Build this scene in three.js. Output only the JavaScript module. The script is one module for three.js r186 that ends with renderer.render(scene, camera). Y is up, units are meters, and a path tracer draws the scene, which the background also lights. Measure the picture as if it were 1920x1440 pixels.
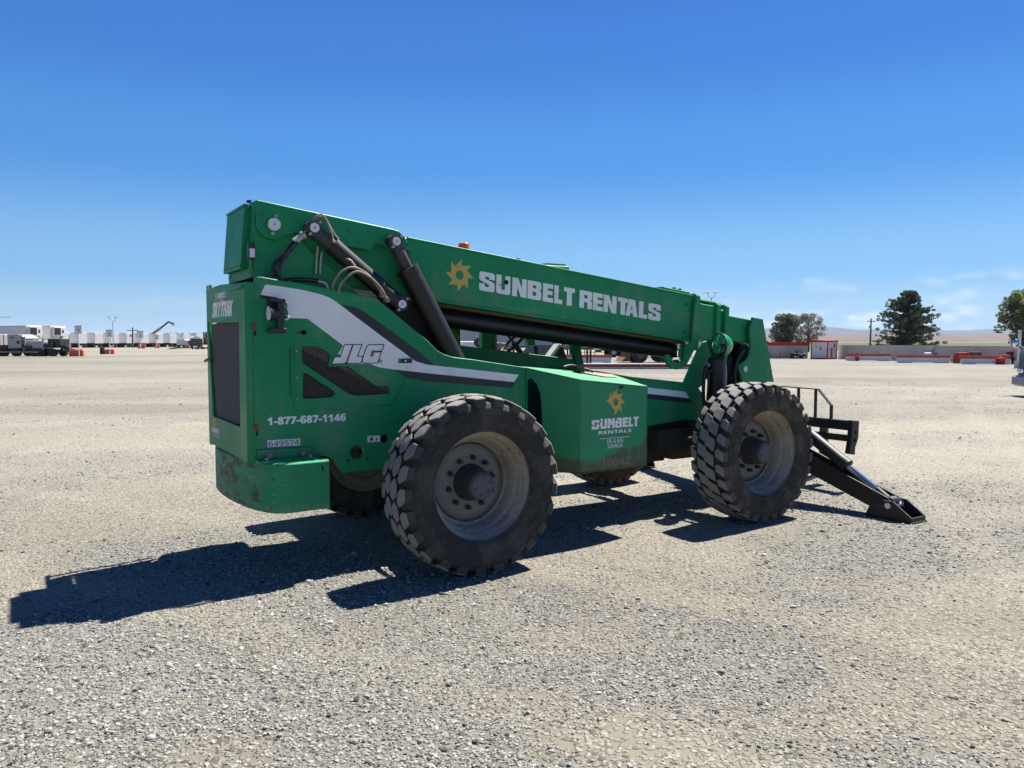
import * as THREE from 'three';
import { mergeGeometries } from 'three/addons/utils/BufferGeometryUtils.js';
import { RoundedBoxGeometry } from 'three/addons/geometries/RoundedBoxGeometry.js';
import { FontLoader } from 'three/addons/loaders/FontLoader.js';

// ---------- camera ----------
const scene = new THREE.Scene();
const camera = new THREE.PerspectiveCamera(53.06, 4 / 3, 0.1, 40000);
camera.position.set(0, 1.7, 0);
camera.rotation.set(-Math.atan(80 / 1442), 0, 0);

// ---------- sky ----------
const SUN_EL = 60.4 * Math.PI / 180, SUN_AZ = 46 * Math.PI / 180;   // azimuth from -z towards +x
const sunDir = new THREE.Vector3(Math.cos(SUN_EL) * Math.sin(SUN_AZ), Math.sin(SUN_EL), -Math.cos(SUN_EL) * Math.cos(SUN_AZ));

function rng(seed) { let a = seed >>> 0; return () => { a = (a + 0x6D2B79F5) | 0; let t = Math.imul(a ^ (a >>> 15), 1 | a); t = (t + Math.imul(t ^ (t >>> 7), 61 | t)) ^ t; return ((t ^ (t >>> 14)) >>> 0) / 4294967296; }; }
function hash2(x, y, s = 0) { let h = Math.imul(x | 0, 374761393) ^ Math.imul(y | 0, 668265263) ^ Math.imul(s + 1, 1274126177); h = Math.imul(h ^ (h >>> 13), 1274126177); return ((h ^ (h >>> 16)) >>> 0) / 4294967296; }
function vnoise(x, y, s = 0, px = 0, py = 0) {   // value noise, optional period
  const xi = Math.floor(x), yi = Math.floor(y); let fx = x - xi, fy = y - yi;
  fx = fx * fx * (3 - 2 * fx); fy = fy * fy * (3 - 2 * fy);
  const w = (i, p) => p ? ((i % p) + p) % p : i;
  const a = hash2(w(xi, px), w(yi, py), s), b = hash2(w(xi + 1, px), w(yi, py), s), c = hash2(w(xi, px), w(yi + 1, py), s), d = hash2(w(xi + 1, px), w(yi + 1, py), s);
  return a + (b - a) * fx + (c - a) * fy + (a - b - c + d) * fx * fy;
}
function fbm(x, y, oct = 4, s = 0, p = 0) { let v = 0, a = 0.5, n = 0; for (let i = 0; i < oct; i++) { v += a * vnoise(x, y, s + i * 17, p, p); n += a; x *= 2; y *= 2; if (p) p *= 2; a *= 0.5; } return v / n; }
const smooth = (a, b, x) => { const t = Math.min(1, Math.max(0, (x - a) / (b - a))); return t * t * (3 - 2 * t); };
const mix = (a, b, t) => a + (b - a) * t;

{
  const SKY = 1 / 2.4, SUN_TH = Math.atan2(sunDir.z, sunDir.x);      // a little brighter on the sun's side
  const W = 2048, H = 1024, data = new Float32Array(W * H * 4);
  // clear-sky colours by elevation (degrees), linear
  const stops = [[0, 0.44, 0.62, 0.79], [2, 0.36, 0.58, 0.80], [5, 0.23, 0.49, 0.81], [13, 0.080, 0.298, 0.73], [20, 0.052, 0.208, 0.63], [27, 0.039, 0.153, 0.54], [45, 0.026, 0.098, 0.39], [90, 0.017, 0.066, 0.29]];
  for (let j = 0; j < H; j++) {
    const el = ((j + 0.5) / H - 0.5) * 180, e = Math.max(0, el);
    let k = 0; while (k < stops.length - 2 && e > stops[k + 1][0]) k++;
    const t = smooth(0, 1, (e - stops[k][0]) / (stops[k + 1][0] - stops[k][0]));
    for (let i = 0; i < W; i++) {
      const az = ((i + 0.5) / W - 0.5) * 2 * Math.PI;             // atan2(z, x)
      const o = (j * W + i) * 4;
      let r = mix(stops[k][1], stops[k + 1][1], t), g = mix(stops[k][2], stops[k + 1][2], t), b = mix(stops[k][3], stops[k + 1][3], t);
      // thin wispy clouds low down, drawn out along the horizon, all round
      if (el > 0.2 && el < 9) {
        const u = (az / (2 * Math.PI)) * 170, v = el * 1.7;
        const bank = smooth(0.1, 0.95, Math.cos(az + 0.85));      // one loose bank of cloud low in the east
        const big = fbm(u * 0.33 + 40, v * 0.42 + 11, 3, 5);
        const fine = fbm(u * 1.6, v * 2.2, 5, 21);
        const patch = 0.85 * bank * smooth(0.57, 0.80, big + 0.14 * bank - 0.07) * smooth(0.42, 0.72, fine);
        const veil = 0.42 * bank * smooth(0.36, 0.66, big) * smooth(4.6, 1.5, el) * smooth(0.25, 0.8, fine);
        const c = Math.min(0.8, (patch * 0.75 + veil) * smooth(0.2, 1.2, el) * (1 - smooth(3.2, 5.0, el)));
        r = mix(r, 0.80, c); g = mix(g, 0.87, c); b = mix(b, 0.96, c);
      }
      const f = (1 + 0.20 * Math.cos(az - SUN_TH)) * SKY; data[o] = r * f; data[o + 1] = g * f; data[o + 2] = b * f; data[o + 3] = 1;
    }
  }
  const t = new THREE.DataTexture(data, W, H, THREE.RGBAFormat, THREE.FloatType);
  t.mapping = THREE.EquirectangularReflectionMapping; t.magFilter = THREE.LinearFilter; t.minFilter = THREE.LinearFilter; t.needsUpdate = true;
  scene.background = t; scene.environment = t; scene.backgroundIntensity = 1; scene.environmentIntensity = 1;
}

// ---------- sun ----------
const sun = new THREE.DirectionalLight(new THREE.Color(1.0, 0.955, 0.88), 5.0);
sun.position.copy(sunDir).multiplyScalar(80); sun.target.position.set(2, 0, -8);
sun.position.add(sun.target.position);
sun.castShadow = true; sun.shadow.mapSize.set(4096, 4096);
Object.assign(sun.shadow.camera, { left: -60, right: 60, top: 60, bottom: -60, near: 1, far: 400 });
scene.add(sun, sun.target);

const renderer = new THREE.WebGLRenderer({ antialias: true });
renderer.toneMapping = THREE.LinearToneMapping;
renderer.toneMappingExposure = 2.4;
renderer.shadowMap.enabled = true;

// ---------- helpers ----------
const V = (x, y, z) => new THREE.Vector3(x, y, z);
const taken = {};
function numbered(n) { taken[n] = (taken[n] ?? -1) + 1; return taken[n] ? n + '_' + String(taken[n]).padStart(3, '0') : n; }
function boxUV(g, s = 1) {           // texture coordinates in metres, by the way each face points
  g = g.index ? g.toNonIndexed() : g;
  const p = g.attributes.position, uv = new Float32Array(p.count * 2);
  if (!g.attributes.normal) g.computeVertexNormals();
  const a = V(), b = V(), c = V();
  for (let i = 0; i < p.count; i += 3) {
    a.fromBufferAttribute(p, i); b.fromBufferAttribute(p, i + 1).sub(a); c.fromBufferAttribute(p, i + 2).sub(a); b.cross(c);
    const x = Math.abs(b.x), y = Math.abs(b.y), z = Math.abs(b.z);
    for (let k = i; k < i + 3; k++) {
      const q = [p.getX(k), p.getY(k), p.getZ(k)];
      const [u, v] = y >= x && y >= z ? [q[0], q[2]] : x >= z ? [q[2], q[1]] : [q[0], q[1]];
      uv[2 * k] = u * s; uv[2 * k + 1] = v * s;
    }
  }
  g.setAttribute('uv', new THREE.BufferAttribute(uv, 2));
  return g;
}
function clean(g) { for (const k of Object.keys(g.attributes)) if (!['position', 'normal', 'uv', 'color'].includes(k)) g.deleteAttribute(k); return g; }
function merged(list) {
  list = Array.isArray(list) ? list : [list];
  const gs = list.map((g) => boxUV(clean(g)));
  return gs.length === 1 ? gs[0] : mergeGeometries(gs);
}
function mesh(name, geos, mat, parent, keepUV = false) {
  const g = keepUV ? geos : merged(geos);
  const m = new THREE.Mesh(g, mat); m.name = name; m.castShadow = m.receiveShadow = true;
  (parent ?? scene).add(m);
  return m;
}
function tag(o, label, category, group) { o.name = numbered(o.name); o.userData.label = label; o.userData.category = category; if (group) o.userData.group = group; return o; }
function thing(name, label, category, [x, y, z] = [0, 0, 0], turn = 0, group) {
  const o = new THREE.Group(); o.name = name; o.position.set(x, y, z); o.rotation.y = turn; scene.add(o); return tag(o, label, category, group);
}
function structure(o) { o.name = numbered(o.name); o.userData.kind = 'structure'; return o; }
function bx(w, h, d, x = 0, y = 0, z = 0, rx = 0, ry = 0, rz = 0) { const g = new THREE.BoxGeometry(w, h, d); if (rx) g.rotateX(rx); if (ry) g.rotateY(ry); if (rz) g.rotateZ(rz); return g.translate(x, y, z); }
function rb(w, h, d, r, x = 0, y = 0, z = 0, rx = 0, ry = 0, rz = 0) { const g = new RoundedBoxGeometry(w, h, d, 2, Math.min(r, w / 2.01, h / 2.01, d / 2.01)); if (rx) g.rotateX(rx); if (ry) g.rotateY(ry); if (rz) g.rotateZ(rz); return g.translate(x, y, z); }
function cyl(p, q, r, r2 = r, seg = 20, open = false) {
  const a = V(...p), b = V(...q), d = b.clone().sub(a), L = d.length();
  const g = new THREE.CylinderGeometry(r2, r, L, seg, 1, open);
  g.applyQuaternion(new THREE.Quaternion().setFromUnitVectors(V(0, 1, 0), d.normalize()));
  return g.translate(...a.add(b).multiplyScalar(0.5).toArray());
}
function tube(pts, r, seg = 40, rs = 10) { return new THREE.TubeGeometry(new THREE.CatmullRomCurve3(pts.map((p) => V(...p))), seg, r, rs, false); }
function bar(p, q, w, h) {           // square bar from p to q
  const a = V(...p), b = V(...q), d = b.clone().sub(a), L = d.length(), g = new THREE.BoxGeometry(w, L, h);
  const m = new THREE.Matrix4(), y = d.normalize(), x = Math.abs(y.y) > 0.95 ? V(1, 0, 0).addScaledVector(y, -y.x).normalize() : V(y.z, 0, -y.x).normalize(), z = x.clone().cross(y);
  m.makeBasis(x, y, z); g.applyMatrix4(m);
  return g.translate(...a.add(b).multiplyScalar(0.5).toArray());
}
function shapeOf(poly, holes = []) {
  const s = new THREE.Shape(poly.map((p) => new THREE.Vector2(p[0], p[1])));
  for (const h of holes) s.holes.push(new THREE.Path(h.map((p) => new THREE.Vector2(p[0], p[1]))));
  return s;
}
const circlePts = (x, y, r, n = 20) => Array.from({ length: n }, (_, i) => [x + r * Math.cos(i / n * 2 * Math.PI), y + r * Math.sin(i / n * 2 * Math.PI)]);
// a plate cut from sheet metal, in the x-y plane; its near face lies at z
function plate(poly, z, t, holes = [], bevel = 0.003) {
  const b = Math.min(bevel, t / 3);
  const g = new THREE.ExtrudeGeometry(shapeOf(poly, holes), { depth: t - 2 * b, bevelEnabled: b > 0, bevelThickness: b, bevelSize: b, bevelOffset: -b, bevelSegments: 1, curveSegments: 8 });
  return g.translate(0, 0, z - t + b);
}
function film(poly, z, t = 0.0015, holes = []) { return new THREE.ExtrudeGeometry(shapeOf(poly, holes), { depth: t, bevelEnabled: false }).translate(0, 0, z); }
function stroke(poly, w, z, t = 0.0015) {   // a painted line along the edge of a polygon
  const out = [];
  for (let i = 0; i < poly.length; i++) {
    const a = poly[i], b = poly[(i + 1) % poly.length], dx = b[0] - a[0], dy = b[1] - a[1], L = Math.hypot(dx, dy) || 1, nx = -dy / L * w / 2, ny = dx / L * w / 2, ex = dx / L * w / 2, ey = dy / L * w / 2;
    out.push(film([[a[0] - ex + nx, a[1] - ey + ny], [a[0] - ex - nx, a[1] - ey - ny], [b[0] + ex - nx, b[1] + ey - ny], [b[0] + ex + nx, b[1] + ey + ny]], z + i * 0.00002, t));
  }
  return out;
}
function dataTex(w, h, f, srgb = false, rep = true) {
  const d = new Uint8Array(w * h * 4);
  for (let j = 0; j < h; j++) for (let i = 0; i < w; i++) { const c = f(i, j), o = (j * w + i) * 4; d[o] = c[0]; d[o + 1] = c[1]; d[o + 2] = c[2]; d[o + 3] = 255; }
  const t = new THREE.DataTexture(d, w, h); t.magFilter = THREE.LinearFilter; t.minFilter = THREE.LinearMipmapLinearFilter; t.generateMipmaps = true;
  if (rep) t.wrapS = t.wrapT = THREE.RepeatWrapping;
  if (srgb) t.colorSpace = THREE.SRGBColorSpace;
  t.needsUpdate = true; return t;
}
const toS = (l) => Math.round(255 * Math.min(1, Math.max(0, l <= 0.0031308 ? 12.92 * l : 1.055 * Math.pow(l, 1 / 2.4) - 0.055)));
function rep(t, s) { const c = t.clone(); c.repeat.set(s, s); c.needsUpdate = true; return c; }

// ---------- materials ----------
// wear: grain, dust patches and fine scratches, tiling over 2 m
const grainTex = dataTex(512, 512, (i, j) => {
  const u = i / 512, v = j / 512;
  let n = 0.80 + 0.26 * fbm(u * 4, v * 4, 5, 3, 4) - 0.10 * smooth(0.60, 0.78, fbm(u * 16, v * 16, 3, 9, 16));
  n += 0.05 * (hash2(i, j, 4) - 0.5);
  const c = toS(Math.min(1, n)); return [c, c, c];
}, true);
const streakTex = dataTex(512, 512, (i, j) => {
  const u = i / 512, v = j / 512;
  let n = 0.78 + 0.2 * fbm(u * 24, v * 3, 4, 31, 0) + 0.14 * fbm(u * 5, v * 5, 4, 37, 5) - 0.1;
  const c = toS(Math.min(1, n)); return [c, c, c];
}, true);
const roughTex = dataTex(512, 512, (i, j) => { const u = i / 512, v = j / 512, n = Math.round(255 * Math.min(1, 0.66 + 0.5 * (fbm(u * 6, v * 6, 5, 71, 6) - 0.4))); return [n, n, n]; });
// green paint: slight fading, dust held in patches and streaks, fine scratches; tiles over 2 m
const greenTex = dataTex(640, 640, (i, j) => {
  const u = i / 640, v = j / 640, n = fbm(u * 5, v * 5, 5, 3, 5), fine = fbm(u * 64, v * 64, 2, 9, 64);
  let g = 0.84 + 0.28 * n + 0.10 * (fine - 0.5), c = [0.004 * g, 0.225 * g, 0.082 * g];
  const d = 0.22 * smooth(0.50, 0.75, fbm(u * 9 + 3, v * 4, 5, 13, 0)) * (0.5 + fine) + 0.16 * smooth(0.60, 0.76, fbm(u * 60, v * 3, 3, 17, 0)) * smooth(0.45, 0.7, n);
  c = [mix(c[0], 0.19, d), mix(c[1], 0.215, d), mix(c[2], 0.14, d)];
  const s = 0.5 * smooth(0.765, 0.79, fbm(u * 10 + v * 40, v * 90 - u * 26, 3, 23, 0)); c = [mix(c[0], 0.05, s), mix(c[1], 0.11, s), mix(c[2], 0.06, s)];
  return c.map(toS);
}, true);
// rubber with dust rubbed into it, tiling over 1 m
const tyreTex = dataTex(512, 512, (i, j) => {
  const u = i / 512, v = j / 512, g = 0.8 + 0.5 * (fbm(u * 40, v * 40, 3, 181, 40) - 0.3), d = 0.75 * smooth(0.42, 0.72, fbm(u * 7, v * 7, 5, 183, 7)) + 0.35 * smooth(0.6, 0.8, fbm(u * 26, v * 26, 3, 187, 26));
  return [mix(0.026, 0.066, d) * g, mix(0.025, 0.061, d) * g, mix(0.023, 0.052, d) * g].map(toS);
}, true);
// painted steel rim with dried mud and a few rust spots, tiling over 1 m
const rimTex = dataTex(512, 512, (i, j) => {
  const u = i / 512, v = j / 512, n = fbm(u * 5, v * 5, 5, 81, 5), g = 0.85 + 0.3 * (fbm(u * 30, v * 30, 3, 83, 30) - 0.5);
  let c = [0.37 * g, 0.335 * g, 0.265 * g];
  const m = 0.7 * smooth(0.40, 0.70, n); c = [mix(c[0], 0.20, m), mix(c[1], 0.165, m), mix(c[2], 0.115, m)];
  const r = 0.8 * smooth(0.76, 0.80, fbm(u * 22, v * 22, 4, 87, 22)); c = [mix(c[0], 0.14, r), mix(c[1], 0.065, r), mix(c[2], 0.035, r)];
  return c.map(toS);
}, true);
const C = (r, g, b) => new THREE.Color().setRGB(r, g, b);
const std = (c, rough, o = {}) => new THREE.MeshStandardMaterial({ color: C(...c), roughness: rough, ...o });
const worn = (c, rough, o = {}) => std(c, rough, { map: rep(grainTex, 0.5), ...o });
const MT = {
  green: new THREE.MeshPhysicalMaterial({ color: C(1, 1, 1), map: rep(greenTex, 0.5), roughness: 0.75, roughnessMap: rep(roughTex, 0.6), specularIntensity: 0.45, clearcoat: 0.16, clearcoatRoughness: 0.35 }),
  white: worn([0.84, 0.825, 0.78], 0.55),
  black: worn([0.016, 0.017, 0.019], 0.5),
  blackPaint: worn([0.007, 0.0072, 0.008], 0.52),
  dark: worn([0.03, 0.028, 0.026], 0.85),
  mudDark: worn([0.085, 0.068, 0.05], 0.95),
  cavity: std([0.008, 0.008, 0.008], 0.95),
  steel: std([0.52, 0.51, 0.49], 0.42, { metalness: 0.75 }),
  dullSteel: worn([0.42, 0.40, 0.37], 0.65, { metalness: 0.3 }),
  chrome: std([0.75, 0.76, 0.78], 0.12, { metalness: 1 }),
  yellow: worn([0.56, 0.39, 0.085], 0.6),
  hose: worn([0.24, 0.20, 0.145], 0.7),
  rubberHose: std([0.012, 0.012, 0.013], 0.45),
  tyre: std([1, 1, 1], 0.92, { map: rep(tyreTex, 1) }),
  tread: worn([1, 1, 1], 0.95, { vertexColors: true }),
  tyreTan: std([1.5, 1.32, 1.08], 0.95, { map: rep(tyreTex, 1.3) }),
  rim: std([1, 1, 1], 0.75, { map: rep(rimTex, 1), side: THREE.DoubleSide }),
  hub: worn([0.045, 0.043, 0.042], 0.65),
  amber: new THREE.MeshPhysicalMaterial({ color: C(0.86, 0.17, 0.01), roughness: 0.25, transmission: 0.35, thickness: 0 }),
  glassMirror: std([0.85, 0.87, 0.88], 0.03, { metalness: 1 }),
  label: std([0.66, 0.66, 0.64], 0.6),
  rust: worn([0.16, 0.075, 0.045], 0.95),
  red: worn([0.42, 0.035, 0.02], 0.7),
  orange: worn([0.55, 0.095, 0.03], 0.7),
  concrete: worn([0.48, 0.45, 0.40], 0.95),
  paintWhite: worn([0.70, 0.70, 0.69], 0.7),
  trailer: worn([0.62, 0.62, 0.61], 0.5),
  trailerGrey: worn([0.30, 0.33, 0.37], 0.6),
  truckGrey: worn([0.045, 0.046, 0.05], 0.4),
  glass: std([0.02, 0.025, 0.03], 0.08),
  wood: worn([0.10, 0.075, 0.055], 0.9),
  galv: worn([0.40, 0.41, 0.42], 0.5, { metalness: 0.4 }),
  faded: worn([0.06, 0.29, 0.14], 0.7),
  stencil: worn([0.20, 0.165, 0.12], 0.9),
  meshGrey: worn([0.25, 0.215, 0.165], 0.8),
  bark: worn([0.09, 0.07, 0.052], 0.95),
};

// ---------- ground ----------
const hgt = (x, z) => { const d = Math.hypot(x, z + 8); const k = 1 - smooth(14, 24, d); return k > 0 ? k * (0.018 * (fbm(x * 1.3, z * 1.3, 3, 201) - 0.5) + 0.012 * (fbm(x * 6, z * 6, 2, 207) - 0.5)) : 0; };
// how dusty (tan, fine) or stony (grey, coarse) the yard is at a spot
const LANES = [[30, -62, 52, 0.22], [-46, -70, 66, 0.22], [4, -95, 74, 0.25], [-10, -140, 106, 0.3], [60, 10, 57.5, 0.2], [-30, 45, 58, 0.2]];
function dusty(x, z) {
  const a = fbm(x * 0.55 + z * 0.12, z * 0.8, 4, 101), b = fbm(x * 0.035 + 3, z * 0.16 + 9, 5, 131), c = fbm(x * 0.16, z * 0.34, 3, 151);
  // compacted wheel lanes, pairs of tracks worn by vehicles turning in the yard
  let lane = 0;
  for (const [x0, z0, r, w] of LANES) { const d = Math.hypot(x - x0, z - z0) - r; for (const o of [-0.95, 0.95]) { const q = Math.abs(d - o) / w; if (q < 1.6) lane = Math.max(lane, smooth(1.6, 0.4, q + 0.5 * (a - 0.5))); } }
  return { fine: Math.min(1, smooth(0.34, 0.66, a) + 0.45 * lane), band: b, mid: c, lane };
}
{
  // gravel grains, 6 m to a side
  const N = 2048, cells = 300, base = new Uint8Array(N * N * 4), bump = new Uint8Array(N * N * 4);
  const px = new Float32Array(cells * cells), py = new Float32Array(cells * cells), pr = new Float32Array(cells * cells), pt = new Float32Array(cells * cells);
  for (let j = 0; j < cells; j++) for (let i = 0; i < cells; i++) { const k = j * cells + i; px[k] = i + hash2(i, j, 1); py[k] = j + hash2(i, j, 2); pr[k] = hash2(i, j, 3); pt[k] = hash2(i, j, 5); }
  const FN = 256, F = new Float32Array(FN * FN); for (let j = 0; j < FN; j++) for (let i = 0; i < FN; i++) F[j * FN + i] = fbm(i / FN * 12, j / FN * 12, 4, 301, 12);
  for (let j = 0; j < N; j++) {
    const y = j / N * cells, yj = Math.floor(y);
    for (let i = 0; i < N; i++) {
      const x = i / N * cells, xi = Math.floor(x);
      let best = 9, bk = 0;
      for (let b = -1; b <= 1; b++) for (let a = -1; a <= 1; a++) {
        const ci = (xi + a + cells) % cells, cj = (yj + b + cells) % cells, k = cj * cells + ci;
        let dx = px[k] - x, dy = py[k] - y; if (dx > cells / 2) dx -= cells; if (dx < -cells / 2) dx += cells; if (dy > cells / 2) dy -= cells; if (dy < -cells / 2) dy += cells;
        const r = 0.32 + 0.55 * pr[k], d = Math.hypot(dx * (0.8 + 0.4 * pt[k]), dy) / r; if (d < best) { best = d; bk = k; }
      }
      const u = i / N, v = j / N, f = F[(j >> 3) * FN + (i >> 3)] + 0.02 * (hash2(i >> 1, j >> 1, 12) - 0.5), stony = smooth(0.36, 0.62, f);
      const isStone = best < 0.9 && pr[bk] > 0.62 - 0.5 * stony;
      let r, g, b, h;
      const sp = hash2(i, j, 7);
      if (isStone) {
        const t = pt[bk], lum = t < 0.16 ? 0.16 + t * 0.6 : t < 0.8 ? 0.34 + 0.16 * t : 0.52 + 0.2 * (t - 0.8);
        const warm = 1 + 0.07 * (pr[bk] - 0.5);
        r = lum * 1.0 * warm; g = lum * 0.965; b = lum * 0.885 / warm; h = 0.5 + 0.5 * Math.sqrt(Math.max(0, 1 - best * best));
      } else { const lum = 0.365 + 0.12 * (sp - 0.5) + 0.14 * (f - 0.5); r = lum * 1.03; g = lum * 0.965; b = lum * 0.835; h = 0.28 + 0.12 * sp; }
      const o = (j * N + i) * 4; base[o] = toS(r); base[o + 1] = toS(g); base[o + 2] = toS(b); base[o + 3] = 255;
      bump[o] = bump[o + 1] = bump[o + 2] = Math.round(255 * h); bump[o + 3] = 255;
    }
  }
  const mk = (d, srgb) => { const t = new THREE.DataTexture(d, N, N); t.wrapS = t.wrapT = THREE.RepeatWrapping; t.magFilter = THREE.LinearFilter; t.minFilter = THREE.LinearMipmapLinearFilter; t.generateMipmaps = true; if (srgb) t.colorSpace = THREE.SRGBColorSpace; t.needsUpdate = true; return t; };
  const gm = new THREE.MeshStandardMaterial({ map: mk(base, true), bumpMap: mk(bump, false), bumpScale: 0.013, roughness: 0.97, vertexColors: true });
  // one sheet: fine near the machine, coarse to the horizon
  const line = (c, half, step) => { const a = []; for (let v = 0; v <= half; v += step) a.push(v); let v = half, s = step; while (v < 9000) { s *= 1.13; v += s; a.push(v); } return [...a.slice(1).reverse().map((q) => c - q), ...a.map((q) => c + q)]; };
  const xs = line(1, 11, 0.085), zs = line(-8, 10, 0.085), nx = xs.length, nz = zs.length;
  const pos = new Float32Array(nx * nz * 3), col = new Float32Array(nx * nz * 3), uv = new Float32Array(nx * nz * 2), idx = [];
  for (let j = 0; j < nz; j++) for (let i = 0; i < nx; i++) {
    const k = j * nx + i, x = xs[i], z = zs[j], q = dusty(x, z);
    pos[3 * k] = x; pos[3 * k + 1] = hgt(x, z); pos[3 * k + 2] = z; uv[2 * k] = x / 6; uv[2 * k + 1] = z / 6;
    const m = 0.95 + 0.78 * (q.band - 0.5) + 0.05 * q.lane + 0.26 * (q.mid - 0.5) + 0.10 * (q.fine - 0.5), t = q.fine;
    col[3 * k] = 0.537 * m * mix(0.98, 1.03, t); col[3 * k + 1] = 0.530 * m * mix(0.985, 1.01, t); col[3 * k + 2] = 0.488 * m * mix(1.0, 0.965, t);
  }
  for (let j = 0; j < nz - 1; j++) for (let i = 0; i < nx - 1; i++) { const a = j * nx + i, b = a + 1, c = a + nx, d = c + 1; idx.push(a, c, b, b, c, d); }
  const g = new THREE.BufferGeometry();
  g.setAttribute('position', new THREE.BufferAttribute(pos, 3)); g.setAttribute('color', new THREE.BufferAttribute(col, 3)); g.setAttribute('uv', new THREE.BufferAttribute(uv, 2)); g.setIndex(idx); g.computeVertexNormals();
  structure(mesh('ground', g, gm, scene, true));

  // loose stones
  const R = rng(77), kinds = 4, lists = Array.from({ length: kinds }, () => []);
  for (let k = 0; k < 240000; k++) {       // denser towards the yard's near edge, thinning out evenly with distance
    const far = R() < 0.4, r = far ? 2.2 * Math.pow(16, R()) : 2.2 * Math.pow(5.2, R()), th = (R() * 2 - 1) * 1.0, x = r * Math.sin(th), z = -r * Math.cos(th), q = dusty(x, z);
    if (R() > 0.92 - 0.80 * q.fine) continue;
    let s = (0.0030 + 0.0056 * Math.pow(R(), 2.8)) * (0.85 + r * 0.035) * (1.12 - 0.25 * q.fine); if (R() < 0.035) s *= 1.9; if (R() < 0.004) s *= 1.5;
    lists[Math.floor(R() * kinds)].push([x, z, s, R(), R(), R(), R()]);
  }
  const sm = std([1, 1, 1], 0.95), dummy = new THREE.Object3D(), cc = new THREE.Color();
  lists.forEach((L, kind) => {
    const ig = new THREE.IcosahedronGeometry(1, kind % 2 ? 1 : 0), p = ig.attributes.position;
    for (let i = 0; i < p.count; i++) { const x = p.getX(i), y = p.getY(i), z = p.getZ(i), f = 0.72 + 0.5 * vnoise(x * 1.7 + 9 + kind * 5, y * 1.7 + z * 2.3 + 5, 400 + kind); p.setXYZ(i, x * f * 1.15, y * f * 0.72, z * f); }
    ig.computeVertexNormals();
    const im = new THREE.InstancedMesh(ig, sm, L.length);
    L.forEach(([x, z, s, a, b, c, t], i) => {
      dummy.position.set(x, hgt(x, z) + s * 0.18, z); dummy.rotation.set(a * 0.8 - 0.4, b * 6.28, c * 0.8 - 0.4); dummy.scale.set(s * (0.8 + 0.6 * c), s, s); dummy.updateMatrix(); im.setMatrixAt(i, dummy.matrix);
      const lum = t < 0.24 ? 0.07 + t * 0.55 : t < 0.8 ? 0.26 + 0.26 * t : 0.5 + 0.9 * (t - 0.8), w = 0.06 * (a - 0.4);
      im.setColorAt(i, cc.setRGB(0.60 * lum * (1.0 + w), 0.60 * lum, 0.55 * lum * (1 - w)));
    });
    im.name = numbered('gravel'); im.castShadow = im.receiveShadow = true;
    im.userData = { kind: 'stuff', label: 'loose grey and tan stones scattered over the gravel yard', category: 'gravel' };
    scene.add(im);
  });
}

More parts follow.
